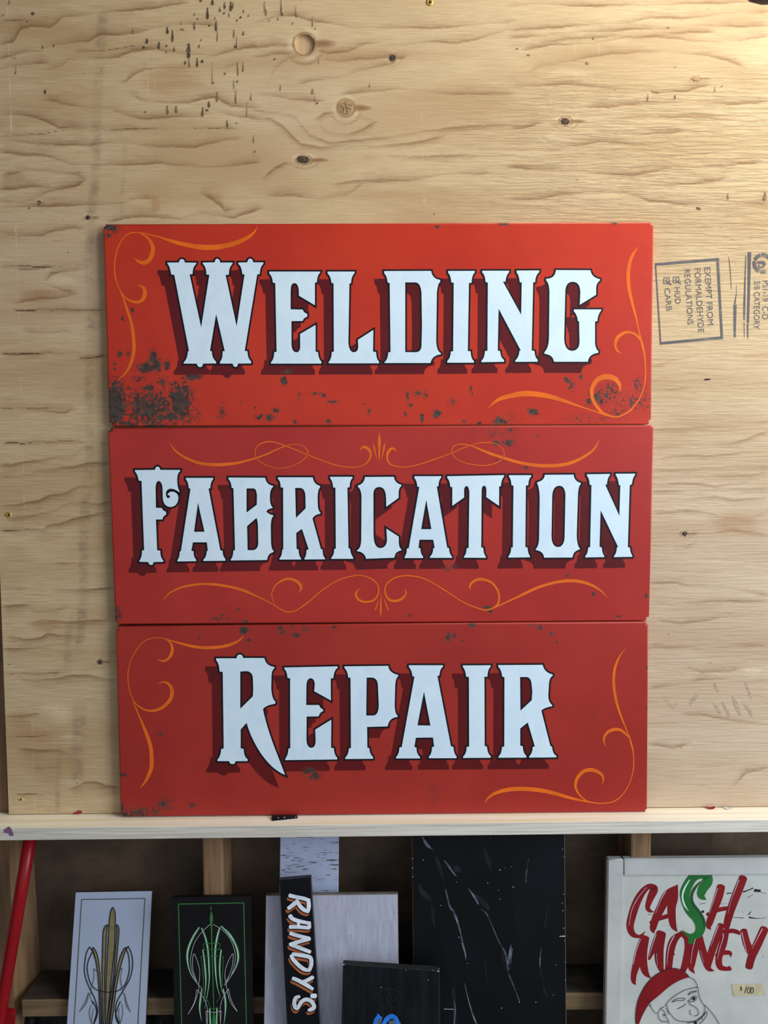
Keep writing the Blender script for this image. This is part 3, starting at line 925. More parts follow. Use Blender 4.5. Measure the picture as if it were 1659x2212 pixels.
R2 = """1072,957,7,7,1.2 1096,957,14,8,1 1066,937,30,9,.4 1100,930,16,8,.4 1160,940,4,5,.8 239,928,7,5,.9 254,1318,8,11,.7 257,1332,8,8,.6 1058,1318,5,9,1.1 1053,1312,12,4,.8 1395,1287,3,6,1.3 529,1341,9,5,1.1 478,1337,18,8,.35 1225,1243,4,5,.8 1281,1283,5,5,.9
 885,1329,5,5,.8 1335,1331,12,2.2,.8 250,1335,4,8,1 1132,1010,10,4,.6 1075,995,6,4,.5 516,1315,4,3,.7 970,1225,14,7,.4 495,1312,5,3,.5"""
R3 = """528,1361,10,8,1.8 537,1382,5,4,1.1 605,1355,6,6,1.2 612,1364,8,8,1 640,1371,10,7,1.1 660,1357,9,7,.8 722,1354,5,4,1 631,1351,3,4,.8 430,1377,2,4,1 967,1376,12,13,.8 980,1373,6,8,.8 1018,1349,8,5,1.1 1165,1356,9,6,.7 1190,1368,5,4,1.1 1152,1350,8,3,.7
 1202,1388,3,4,.9 668,1664,17,8,1.1 681,1674,14,10,1.2 300,1752,26,11,.9 284,1760,14,8,.9 355,1735,18,15,.7 270,1758,16,8,1 335,1750,14,10,.6 264,1672,11,5,.8 348,1585,4,4,1.2 415,1739,8,6,.6 1396,1441,3,4,1.2 1397,1528,3,3,1 1397,1622,3,2,1 264,1745,5,14,.9 937,1706,10,16,.3 1000,1383,4,3,.8 1280,1552,2,2,1"""

def red_paint(nm, base, base2, rust, org, rough=.36):
    m, nt, bs = nodes(nm)
    tc = N(nt, 'ShaderNodeTexCoord')
    chain = None
    for t in rust.split():
        x, y, rx, ry, st = [float(v) for v in t.split(',')]
        c = P(x, y, YS) - Vector(org)
        k = 1.383 / 1660
        sub = N(nt, 'ShaderNodeVectorMath', operation='SUBTRACT'); nt.links.new(tc.outputs['Object'], sub.inputs[0]); sub.inputs[1].default_value = (c.x, 0, c.z)
        mul = N(nt, 'ShaderNodeVectorMath', operation='MULTIPLY'); nt.links.new(sub.outputs[0], mul.inputs[0]); mul.inputs[1].default_value = (1 / (rx * k), 0, 1 / (ry * k))
        ln = N(nt, 'ShaderNodeVectorMath', operation='LENGTH'); nt.links.new(mul.outputs[0], ln.inputs[0])
        v = math_(nt, 'MULTIPLY', math_(nt, 'SUBTRACT', 1.25, ln.outputs['Value']), st)
        chain = v if chain is None else math_(nt, 'MAXIMUM', chain, v)
    chain = math_(nt, 'MAXIMUM', chain, -.6)
    n1 = noise(nt, 150, 8, .76, dist=.5)
    n2 = noise(nt, 14, 5, .6, (1, 1, 1), (4, 0, 3))
    fld = math_(nt, 'ADD', math_(nt, 'MULTIPLY', chain, .62), math_(nt, 'ADD', math_(nt, 'MULTIPLY', math_(nt, 'SUBTRACT', n1, .55), 3.2), math_(nt, 'MULTIPLY', math_(nt, 'SUBTRACT', n2, .5), .7)))
    rm = ramp(nt, fld, .12, .16)
    halo = math_(nt, 'MULTIPLY', ramp(nt, fld, -.35, .2), math_(nt, 'GREATER_THAN', chain, -.2))
    big = noise(nt, 4.5, 4, .6)
    col = mix(nt, ramp(nt, big, .35, .65), lin(base), lin(base2))
    fine = noise(nt, 420, 2, .5)
    col = mix(nt, math_(nt, 'MULTIPLY', ramp(nt, fine, .66, .76), .25), col, lin((120, 34, 26)))
    sp = noise(nt, 130, 2, .4, (1, 1, 1), (7, 0, 9))
    spk = ramp(nt, sp, .795, .815)
    col = mix(nt, math_(nt, 'MULTIPLY', halo, .3), col, lin((112, 46, 38)))
    rustc = mix(nt, ramp(nt, noise(nt, 90, 4, .6), .35, .65), lin((56, 47, 45)), lin((80, 67, 60)))
    rm = math_(nt, 'MAXIMUM', rm, spk)
    col = mix(nt, rm, col, rustc)
    nt.links.new(col, bs.inputs['Base Color'])
    rg = mix(nt, rm, (rough,) * 3, (.75,) * 3)
    nt.links.new(rg, bs.inputs['Roughness'])
    bs.inputs['Specular IOR Level'].default_value = .3
    bump(nt, bs, math_(nt, 'MULTIPLY', rm, -1.0), .35, .0006)
    return m

def letter_white():
    m, nt, bs = nodes('white_lettering')
    n1 = noise(nt, 1.0, 4, .6, (26, 1, 13), dist=1.2)
    col = mix(nt, ramp(nt, n1, .36, .66), lin((210, 231, 249)), lin((217, 237, 252)))
    nt.links.new(col, bs.inputs['Base Color']); bs.inputs['Roughness'].default_value = .45
    bs.inputs['Specular IOR Level'].default_value = .3
    return m
M_WHITE = letter_white()
M_BLACK = plain('black_outline_paint', (16, 12, 22), .5, .08, 60)
M_ORANGE = plain('orange_scroll_paint', (224, 104, 24), .42, .05, 30)

SERW = 5.53
cA, cB, cC, cD = crop(330, 540, 5.53), crop(550, 540, 5.53), crop(780, 540, 5.53), crop(1030, 540, 5.53)
WELD = [(cA, "175,150 312,150 q318,108 348,108 q380,110 383,150 520,152 518,170 q478,195 475,290 440,290 578,925 676,297 640,292 q640,195 598,167 598,150 740,148 q745,105 770,104 q800,108 806,150 955,150 950,168 q910,205 908,296 870,298 1002,912 1097,290 1070,290 q1060,190 1022,167 1022,150 1130,148 q1135,104 1165,103 q1195,105 1200,148 1322,148 1320,168 q1282,200 1278,290 1248,290 1098,1205 1132,1210 q1130,1290 1175,1330 1175,1355 1018,1357 q1015,1395 990,1397 q958,1395 955,1357 803,1357 803,1335 q835,1310 835,1210 860,1207 757,762 683,1205 706,1210 q705,1290 757,1335 757,1355 600,1357 q598,1398 565,1400 q530,1395 528,1358 370,1357 370,1340 q415,1305 418,1212 433,1207 257,297 220,292 q205,190 175,165"),
 (cB, "175,258 785,258 783,270 q745,305 745,386 720,390 720,660 528,545 q532,470 520,440 q508,396 475,396 q440,396 433,450 430,500 430,709 575,712 q585,750 628,762 628,798 q585,808 575,848 440,850 440,1130 q447,1222 500,1222 q542,1222 545,1150 543,1003 728,895 728,1215 757,1220 q765,1310 797,1330 797,1357 195,1357 195,1340 q232,1310 235,1220 263,1217 247,395 218,390 q210,310 175,280"),
 (cB, "872,258 1195,258 1195,275 q1155,310 1152,397 1132,400 1120,1100 q1125,1222 1190,1222 q1235,1215 1238,1160 1235,1072 1418,955 1415,1215 1450,1218 q1455,1310 1485,1328 1485,1354 885,1354 885,1335 q918,1310 922,1218 947,1215 943,398 918,394 q910,310 872,282"),
 (cC, "277,252 837,250 q850,345 945,358 945,380 q908,410 905,540 897,1080 q900,1205 952,1232 952,1247 q845,1260 830,1350 280,1350 280,1338 q320,1310 325,1222 352,1220 342,392 318,390 q310,310 277,280|527,387 650,387 q715,392 722,520 728,900 722,1150 q715,1220 650,1222 527,1220"),
 (cC, "1040,250 1358,250 1358,268 q1322,300 1320,392 1288,395 1275,1207 1308,1210 q1312,1300 1347,1325 1347,1346 1030,1346 1030,1325 q1070,1290 1072,1213 1100,1210 1107,390 1078,388 q1070,300 1040,272"),
 (cD, "65,248 387,248 387,264 q348,300 343,378 312,378 530,775 537,388 513,385 q505,300 475,268 475,246 747,244 745,265 q700,300 697,384 673,388 655,1200 688,1207 q695,1290 727,1310 727,1335 460,1336 460,1318 q505,1280 508,1207 525,1200 260,700 250,1203 278,1207 q285,1290 325,1312 325,1336 55,1340 55,1322 q95,1290 97,1207 127,1205 132,388 105,384 q100,300 65,268"),
 (cD, "945,240 1358,242 q1370,330 1470,348 1470,365 q1420,400 1425,480 1425,535 1230,655 1237,500 q1232,380 1145,380 q1062,382 1057,490 1043,1050 q1045,1200 1137,1206 q1225,1200 1227,1100 1222,853 1207,850 q1200,770 1160,735 1160,710 1487,710 1483,727 q1445,770 1440,850 1412,853 1412,1100 q1415,1185 1453,1207 1450,1228 q1335,1245 1327,1335 922,1335 q910,1250 808,1240 808,1220 q860,1170 862,1050 868,500 q865,400 828,362 830,343 q935,345 945,240")]
cE, cF, cG, cH, cI, cJ = (crop(x, 990, 6.381) for x in (260, 460, 660, 840, 1040, 1150))
FABR = [(cE, "202,162 478,159 q482,115 512,115 q545,118 548,159 825,161 823,180 q785,200 783,290 q783,400 815,455 812,470 q745,417 690,419 q628,430 628,490 q632,548 660,551 q690,540 683,522 q675,507 648,506 q665,460 715,458 q800,470 800,550 q790,668 685,672 q590,660 585,540 582,430 q578,315 525,312 q487,320 485,420 490,682 572,685 q585,725 630,737 630,780 q590,790 580,843 490,843 507,1268 550,1272 q550,1370 592,1407 592,1427 458,1430 q455,1470 425,1471 q390,1468 385,1430 262,1426 262,1410 q298,1370 300,1270 328,1268 292,312 252,306 q240,220 202,182"),
 (cE, "903,270 1278,270 1278,290 q1243,320 1240,413 1215,416 1378,1268 1410,1275 q1410,1350 1447,1387 1447,1412 1143,1415 1143,1398 q1190,1360 1190,1278 1207,1276 1192,1158 1000,1158 978,1276 1010,1280 q1005,1360 1045,1397 1045,1418 785,1422 788,1402 q820,1360 818,1285 835,1280 967,418 943,413 q935,320 903,290|1070,612 1160,1012 1015,1014"),
 (cF, "213,265 720,268 q735,365 830,380 830,393 q785,420 785,540 q785,650 822,674 820,686 q745,700 738,735 q760,770 833,785 830,801 q800,820 797,940 800,1150 q805,1260 837,1278 837,1292 q755,1310 747,1402 245,1408 245,1395 q280,1360 282,1270 305,1266 283,412 258,406 q250,320 213,284|463,415 560,415 q602,420 607,520 605,640 463,748|470,935 600,822 q620,860 622,980 625,1180 q615,1265 540,1267 478,1266"),
 (cF, "895,262 1375,262 q1390,360 1477,380 1475,402 q1445,430 1442,540 1445,640 q1450,730 1482,747 1480,765 q1400,775 1372,830 1487,1250 1510,1257 q1512,1350 1545,1377 1545,1392 1262,1394 1262,1380 q1290,1340 1290,1262 1320,1258 1227,972 1147,1030 1153,1250 1180,1258 q1180,1340 1215,1380 1215,1395 918,1396 918,1380 q955,1340 955,1260 970,1254 968,405 935,401 q930,310 895,282|1133,408 1200,408 q1268,412 1275,520 1278,690 1143,822"),
 (cG, "340,255 647,255 647,272 q610,305 607,399 577,402 592,1240 615,1248 q620,1320 657,1367 657,1385 355,1386 355,1370 q395,1335 395,1250 418,1246 412,405 380,401 q375,310 340,277"),
 (cG, "820,258 1218,255 q1230,345 1322,365 1320,382 q1280,410 1283,500 1283,545 1113,668 1110,540 q1105,395 1015,395 q938,398 935,490 937,1050 q940,1235 1030,1238 q1120,1232 1123,1120 1115,970 1285,1080 1285,1160 q1290,1240 1325,1258 1318,1269 q1230,1285 1225,1370 835,1385 q815,1290 708,1279 708,1270 q765,1240 768,1130 772,540 q770,430 722,392 722,375 q810,350 820,258"),
 (cH, "353,247 722,247 722,265 q685,300 683,385 660,388 803,1230 828,1237 q835,1320 868,1352 868,1372 567,1372 567,1355 q610,1320 612,1240 632,1236 612,1122 422,1122 407,1236 435,1240 q435,1320 472,1354 470,1375 218,1375 218,1355 q248,1320 248,1245 275,1240 420,395 393,390 q385,305 353,272|515,570 587,977 445,977"),
 (cH, "805,247 1587,232 1587,252 q1550,290 1545,384 1520,387 1518,655 1343,535 1345,440 q1342,378 1310,378 q1280,380 1278,450 1273,1228 1302,1235 q1305,1320 1335,1352 1335,1372 1035,1370 1035,1355 q1070,1320 1072,1240 1100,1236 1110,480 q1105,382 1070,382 q1037,388 1037,450 1037,540 875,655 875,398 847,391 q840,300 805,272"),
 (cI, "380,233 685,233 685,250 q648,285 645,371 612,375 605,1222 635,1230 q640,1310 668,1347 668,1365 372,1368 372,1350 q410,1310 410,1232 433,1228 442,375 415,373 q408,285 380,254"),
 (cI, "875,228 1270,225 q1280,320 1370,340 1368,356 q1335,390 1330,500 1313,1050 q1315,1200 1357,1246 1350,1258 q1262,1280 1255,1367 865,1369 q855,1280 748,1263 748,1252 q795,1210 795,1080 803,560 q800,400 768,346 770,330 q865,310 875,228|1075,378 q1150,380 1158,500 1147,1080 q1140,1222 1055,1224 q970,1217 965,1080 975,520 q982,380 1075,378"),
 (cJ, "752,220 1070,216 1068,234 q1032,275 1028,361 1003,362 1200,795 1213,372 1192,368 q1185,275 1150,234 1150,213 1418,212 1415,230 q1380,265 1372,356 1342,370 1315,1225 1343,1230 q1350,1310 1378,1340 1375,1358 1125,1362 1125,1347 q1162,1310 1165,1228 1183,1223 940,715 925,1222 957,1228 q960,1310 990,1342 990,1362 728,1366 730,1347 q768,1310 770,1230 797,1224 815,370 790,363 q785,270 752,240")]
cK, cL, cM, cN = (crop(x, 1400, 5.53) for x in (430, 590, 820, 980))
REPA = [(cK, "205,122 448,122 q452,77 488,76 q522,78 525,118 780,118 q795,210 900,225 900,242 q865,262 865,350 862,480 q870,610 912,637 910,665 q800,680 763,728 q810,960 930,1260 1028,1515 q880,1460 740,1260 q620,1080 568,892 497,972 497,1198 533,1203 q535,1300 580,1327 580,1350 435,1351 q432,1385 398,1386 q362,1382 360,1350 220,1350 220,1332 q260,1290 265,1205 295,1200 283,285 245,279 q240,180 203,144|492,280 560,275 q638,277 643,360 648,480 643,575 492,725"),
 (cL, "135,232 770,218 770,237 q722,270 720,359 688,362 690,625 490,515 498,430 q493,362 447,359 q403,365 398,440 395,680 550,680 q560,720 597,732 597,755 q555,765 545,815 400,818 398,1100 q404,1190 458,1191 q505,1188 508,1110 503,973 695,855 692,1190 725,1195 q730,1280 765,1307 765,1330 145,1338 145,1320 q180,1280 183,1200 205,1196 203,360 172,356 q165,270 135,252"),
 (cL, "852,218 1375,212 q1385,300 1495,320 1492,337 q1460,365 1458,460 1452,680 q1455,790 1487,807 1485,823 q1385,830 1368,935 1122,942 1125,1190 1150,1195 q1155,1270 1193,1300 1193,1322 862,1325 862,1307 q902,1270 905,1197 930,1194 925,355 897,351 q890,270 852,237|1117,352 1180,352 q1246,357 1252,440 1262,680 q1260,800 1200,805 1112,806"),
 (cM, "350,205 757,205 757,222 q718,250 715,326 690,330 852,1172 882,1180 q885,1260 918,1292 918,1315 588,1315 588,1297 q625,1265 627,1180 652,1179 638,1068 433,1070 415,1182 440,1187 q440,1265 482,1300 482,1318 197,1318 197,1302 q235,1265 237,1187 265,1182 417,340 392,336 q385,260 350,227|530,518 607,925 452,923"),
 (cM, "995,207 1327,205 1325,222 q1290,255 1288,341 1252,343 1255,1170 1282,1175 q1288,1260 1327,1290 1327,1310 997,1312 997,1297 q1040,1260 1040,1180 1070,1176 1067,345 1033,341 q1025,255 995,227"),
 (cN, "533,203 1063,200 q1080,290 1182,315 1182,332 q1140,350 1137,450 1130,560 q1130,650 1178,680 1175,695 q1080,710 1047,747 1155,1170 1175,1177 q1180,1260 1227,1287 1227,1305 903,1308 903,1292 q943,1255 945,1180 970,1174 885,888 795,960 795,1165 825,1172 q828,1255 868,1287 868,1308 537,1310 537,1292 q575,1260 577,1180 605,1176 607,348 580,341 q570,255 533,224|793,345 870,345 q926,350 932,440 940,520 933,622 797,748")]

cP, cQ, cR, cS, cT, cU = crop(215, 470, 4.608), crop(1040, 520, 4.1475), crop(350, 920, 3.456), crop(770, 920, 3.072), crop(340, 1230, 3.318), crop(760, 1230, 2.9105)
cV, cW = crop(250, 1350, 5.53), crop(1030, 1390, 4.3658)
FL1 = [(cP, "1572,82,2 1540,145,20 1455,210,38 1330,262,46 1200,290,50 1080,298,52 980,292,50 880,275,42 780,252,38 680,222,26 600,195,18 520,175,14 440,157,11 350,148,11 270,172,12 205,250,11 162,370,13 149,480,15 158,600,14 197,710,10 235,800,14 272,910,22 318,1060,32 338,1200,34 342,1320,34 315,1440,32 260,1545,22 175,1625,2"),
       (cP, "400,157,6 470,195,22 515,255,36 530,330,42 500,415,42 455,447,44 410,447,34 370,425,18 342,395,3"), (cP, "203,718,5 250,790,14 315,832,20 380,841,28 430,815,36 452,755,42 440,705,34 405,678,18 370,668,3"),
       (cQ, "1408,52,2 1360,118,22 1328,200,32 1315,310,34 1322,430,32 1348,550,26 1385,690,18 1415,830,12 1440,930,22 1460,1020,15 1470,1150,12 1468,1230,12 1450,1330,10 1400,1440,12 1320,1530,14 1220,1577,12 1130,1566,14 1020,1530,10 880,1484,16 720,1428,32 560,1385,44 400,1370,50 270,1388,42 150,1425,30 50,1507,2"),
       (cQ, "1437,915,10 1400,858,24 1350,826,22 1290,822,26 1228,858,32 1198,920,28 1212,980,20 1252,1010,3"), (cQ, "1180,1572,4 1090,1545,22 1030,1480,30 992,1400,32 993,1320,36 1040,1245,44 1125,1217,50 1200,1240,42 1240,1300,28 1238,1366,3")]
FL2 = [(cR, "50,118,2 100,185,10 180,240,17 290,280,22 410,290,24 540,280,20 640,258,15 705,238,12 780,212,11 860,175,9 925,150,7 990,137,5 1050,148,5 1088,190,8 1085,220,7 1040,265,5 960,303,5 860,315,5 760,285,5 705,240,5 695,190,5 720,142,6 790,118,9 860,127,9 925,150,8 1000,180,7 1092,218,7 1200,260,7 1320,298,7 1430,309,7 1510,290,8 1550,245,12 1557,208,16 1542,175,22 1505,157,18 1478,184,2"),
       (cS, "150,42,2 152,90,18 151,150,16 150,238,2"), (cS, "114,112,2 118,150,11 136,226,2"), (cS, "186,110,2 182,150,12 165,222,2"),
       (cS, "269,170,2 240,149,16 214,168,18 203,210,12 225,255,8 300,273,6 380,265,6 480,235,6 580,200,6 632,180,5 700,150,5 780,122,5 850,110,5 920,118,5 970,155,5 978,200,5 940,240,5 850,263,5 740,250,5 665,220,5 632,175,5 650,132,5 700,122,6 760,132,8 830,160,14 900,188,18 970,210,18 1060,238,20 1160,258,22 1280,265,24 1400,252,22 1500,210,18 1575,155,14 1610,92,2"),
       (cT, "38,228,2 80,175,10 170,130,14 290,107,16 400,107,18 520,125,18 620,152,20 680,178,14 760,215,8 830,252,7 900,295,8 950,305,9 1000,290,10 1080,235,9 1180,150,8 1290,80,7 1400,47,7 1470,45,7 1540,72,8 1582,120,9 1580,180,12 1550,220,14 1490,233,14 1440,215,16 1422,175,16 1450,132,2"),
       (cT, "850,270,3 828,220,6 820,170,7 850,110,9 910,73,14 960,70,18 1010,95,22 1030,130,20 1015,168,3"),
       (cU, "1610,182,2 1560,130,12 1480,88,18 1390,72,20 1290,80,18 1180,110,16 1080,155,16 1010,188,10 930,225,9 850,255,10 780,240,8 690,200,7 590,135,7 500,80,7 420,48,7 330,40,7 260,58,8 215,100,8 210,150,12 235,190,14 280,198,16 320,180,14 340,150,12 332,120,2"),
       (cU, "880,245,3 918,215,12 925,165,12 910,120,14 870,78,14 810,62,18 765,75,16 742,105,12 745,130,2"),
       (cU, "186,145,2 182,210,9 181,260,12 181,298,3"), (cU, "170,188,2 158,225,7 146,258,7"), (cU, "204,182,2 215,220,8 228,260,6")]
FL3 = [(cV, "1535,115,2 1480,180,20 1380,230,36 1250,262,36 1080,272,36 930,258,34 780,222,26 650,185,14 560,160,9 480,152,9 380,175,9 290,240,9 210,360,9 160,490,9 145,620,11 160,760,11 200,880,9 250,1020,16 310,1160,28 370,1310,40 415,1450,45 428,1580,46 425,1700,46 390,1800,42 340,1890,26 285,1950,2"),
       (cV, "580,165,4 640,200,18 672,260,32 670,330,38 630,400,32 570,430,25 520,420,14 497,397,2"), (cV, "205,895,4 260,960,14 340,1010,20 440,1025,28 560,985,36 650,890,44 672,800,46 645,720,36 585,683,20 530,690,10 490,712,2"),
       (cW, "1408,42,2 1360,100,12 1315,190,22 1293,290,26 1292,400,28 1310,520,26 1340,630,22 1385,750,14 1430,860,10 1455,940,16 1475,1030,12 1480,1120,10 1470,1220,10 1430,1340,9 1370,1430,9 1290,1490,10 1180,1508,9 1080,1498,12 980,1480,18 860,1450,28 740,1415,34 600,1385,38 440,1372,40 300,1378,38 180,1410,30 110,1455,18 68,1510,2"),
       (cW, "1440,895,5 1400,850,22 1350,815,28 1290,812,30 1230,840,28 1200,890,22 1200,930,14 1218,970,2"), (cW, "1100,1505,3 1020,1475,12 955,1410,18 930,1340,24 950,1265,32 1010,1205,34 1080,1192,36 1150,1215,30 1192,1265,18 1180,1335,2")]

import bmesh
def panel(name, out, mat, label, letters, flour, shift, lw, rust, cols, ys):
    """sheet-metal tray: notched corners, folded flanges, rounded front bend"""
    YS = ys
    w = [P(x, y, YS) for x, y in out]
    zb = min(v.z for v in w)
    org = Vector((sum(v.x for v in w) / len(w), YS, zb))
    root = empty(name, org)
    m = red_paint(name + '_paint', cols[0], cols[1], rust, org)
    m2 = red_paint(name + '_shade_paint', (98, 12, 18), (86, 9, 15), rust, org)
    bm = bmesh.new()
    fv = [bm.verts.new(v - org) for v in w]
    f = bm.faces.new(fv)
    if f.normal.y > 0 or (f.normal_update() or f.normal.y > 0):
        f.normal_flip()
    ex = bmesh.ops.extrude_face_region(bm, geom=[f])
    # the extruded copy is the front; push the original rim back to the wall
    top = [v for v in ex['geom'] if isinstance(v, bmesh.types.BMVert)]
    for v in fv:
        v.co.y += -YS - 0.0015
    bmesh.ops.recalc_face_normals(bm, faces=bm.faces[:])
    front = [e for e in bm.edges if all(v in top for v in e.verts)]
    bmesh.ops.bevel(bm, geom=front, offset=0.0026, segments=4, affect='EDGES', profile=0.5)
    me = bpy.data.meshes.new('metal_tray'); bm.to_mesh(me); bm.free()
    o = bpy.data.objects.new('metal_tray', me); COL.objects.link(o); o.parent = root; o['_o'] = tuple(org)
    me.materials.append(m)
    for p in me.polygons:
        p.use_smooth = p.area < 0.02
    tag(root, label, 'sign')
    for i, (cr, s) in enumerate(letters):
        cs_ = [parse(c, cr) for c in s.split('|')]
        eps = i * 0.000012
        v, fc = fill(cs_)
        L = mk('letter', [P(a, b, YS - .0009 - eps) for a, b in v], fc, M_WHITE, root)
        v, fc = outline(cs_, lw)
        mk('letter_outline', [P(a, b, YS - .0006 - eps) for a, b in v], fc, M_BLACK, L)
        # drop shade: the outlined shape again, moved down and left
        v, fc = outline(cs_, lw * .95)
        mk('letter_shade', [P(a + shift[0], b + shift[1], YS - .0003 - eps) for a, b in v], fc, m2, L)
    for i, (cr, s) in enumerate(flour):
        v, fc = ribbon(pts3(s), cr, 9)
        mk('scroll', [P(a, b, YS - .00025 - i * .000012) for a, b in v], fc, M_ORANGE, root)
    return root

O1 = [(227.5, 484), (1407, 480), (1407.5, 485), (1412.3, 485.5), (1406.8, 906.5), (1402.5, 907), (1402.4, 916), (241.2, 922), (241, 913), (236, 912.5), (223, 489), (227.5, 488.5)]
O2 = [(239, 924.3), (1408, 918), (1408.2, 921.5), (1412.5, 922), (1402.8, 1333), (1397, 1333.5), (1396.8, 1340.5), (254, 1349.5), (253.5, 1342.5), (248.8, 1342), (233.2, 931), (239, 930.5)]
O3 = [(254.5, 1352), (1396.8, 1343), (1397, 1349), (1400.8, 1349.5), (1398.2, 1749), (1395.2, 1749.5), (1395, 1754), (265, 1764.5), (264.8, 1759.5), (260, 1759), (250.5, 1361), (254.6, 1360.5)]
zt_ = ZL + 0.0006
def stand(o):                                  # bottom edge rests level on the ledge
    return o
sign1 = panel('metal_sign', O1, None, 'red rust-chipped metal sign lettered WELDING, top of the stack of three', WELD, FL1, (-17.5, 20.3), 3.8, R1, ((194, 54, 31), (184, 46, 28)), -.0140)
sign2 = panel('metal_sign', O2, None, 'red metal sign lettered FABRICATION, middle of the stack of three', FABR, FL2, (-19.0, 19.8), 4.0, R2, ((176, 48, 40), (166, 42, 37)), -.0158)  # lower signs get darker base reds: lamp falloff put into the paint colour
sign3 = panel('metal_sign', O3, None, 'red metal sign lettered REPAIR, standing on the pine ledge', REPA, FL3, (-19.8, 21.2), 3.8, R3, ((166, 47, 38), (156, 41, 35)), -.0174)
for o in (sign1, sign2, sign3):
    o['group'] = 'stacked red metal signs'

# small loose things on the ledge
M_IRON = plain('black_iron', (34, 34, 38), .4, .15, 200, metal=.4)
M_SIL = plain('bright_rivet', (220, 222, 226), .3, .05, 50)
hg = empty('hinge', (P(612, 1768, YS).x, -.024, ZL)); tag(hg, 'small black metal hinge lying on the ledge below the REPAIR sign', 'hinge')
def onledge(px_, py_, h=0.0):
    v = PZ(px_, py_, ZL + h); return v
def slab(px4, h0, h1):
    vs = [PZ(a, b, ZL + h0) for a, b in px4] + [PZ(a, b, ZL + h0) + Vector((0, 0, h1 - h0)) for a, b in px4]
    return vs, [(3, 2, 1, 0), (4, 5, 6, 7), (0, 1, 5, 4), (1, 2, 6, 5), (2, 3, 7, 6), (3, 0, 4, 7)]
cz = crop(560, 1730, 13.825)
mk('leaf', *slab([cz(*q) for q in ((375, 500), (385, 600), (1150, 520), (1140, 470))], .0005, .0022), M_IRON, hg)
mk('leaf', *slab([cz(*q) for q in ((362, 455), (385, 530), (1140, 490), (1120, 450))], .0026, .0045), M_IRON, hg)
for (a, b, r) in ((567, 490, 1.1), (752, 480, 1.3), (1085, 470, .9)):
    c = PZ(*cz(a, b), ZL + .0052); rr = r * .0012
    mb = MB(); mb.add([(c.x + rr * math.cos(k * .7854), c.y + rr * math.sin(k * .7854), c.z - .0009) for k in range(8)] + [(c.x, c.y, c.z)], [(k, (k + 1) % 8, 8) for k in range(8)])
    mb.build('rivet', M_SIL, hg)
M_CHIP = plain('red_chip', (150, 48, 38), .6)
M_CHIPW = plain('pale_chip', (206, 210, 206), .6)
for (a, b, w_, mt, lb) in ((1535, 1747, 10, M_CHIP, 'curled flake of red paint lying on the ledge right of the signs'), (1573, 1747.5, 9, M_CHIPW, 'pale flake of paint lying on the ledge beside the red flake')):
    c = PZ(a, b, ZL); k = .00083
    rows = []
    for i in range(7):
        t = i / 6 * 2 - 1
        h = .0012 + .0022 * t * t
        wd_ = .0028 * (1 - t * t) ** .5 + .0006
        rows += [(c.x + t * w_ * k, c.y - wd_, c.z + h), (c.x + t * w_ * k, c.y + wd_, c.z + h + .0012)]
    base_ = c.z + min(r[2] - c.z for r in rows)
    rows = [(x, y, z - base_ + c.z + .0003) for x, y, z in rows]
    mk_f = [(2 * i, 2 * i + 2, 2 * i + 3, 2 * i + 1) for i in range(6)]
    o = mk('paint_flake', rows + [(x, y, z + .0005) for x, y, z in rows], mk_f + [tuple(j + 14 for j in f)[::-1] for f in mk_f] + [(2 * i, 14 + 2 * i, 14 + 2 * i + 2, 2 * i + 2) for i in range(6)] + [(2 * i + 1, 2 * i + 3, 14 + 2 * i + 3, 14 + 2 * i + 1) for i in range(6)], mt, loc=(c.x, c.y, c.z))
    tag(o, lb, 'paint flake')

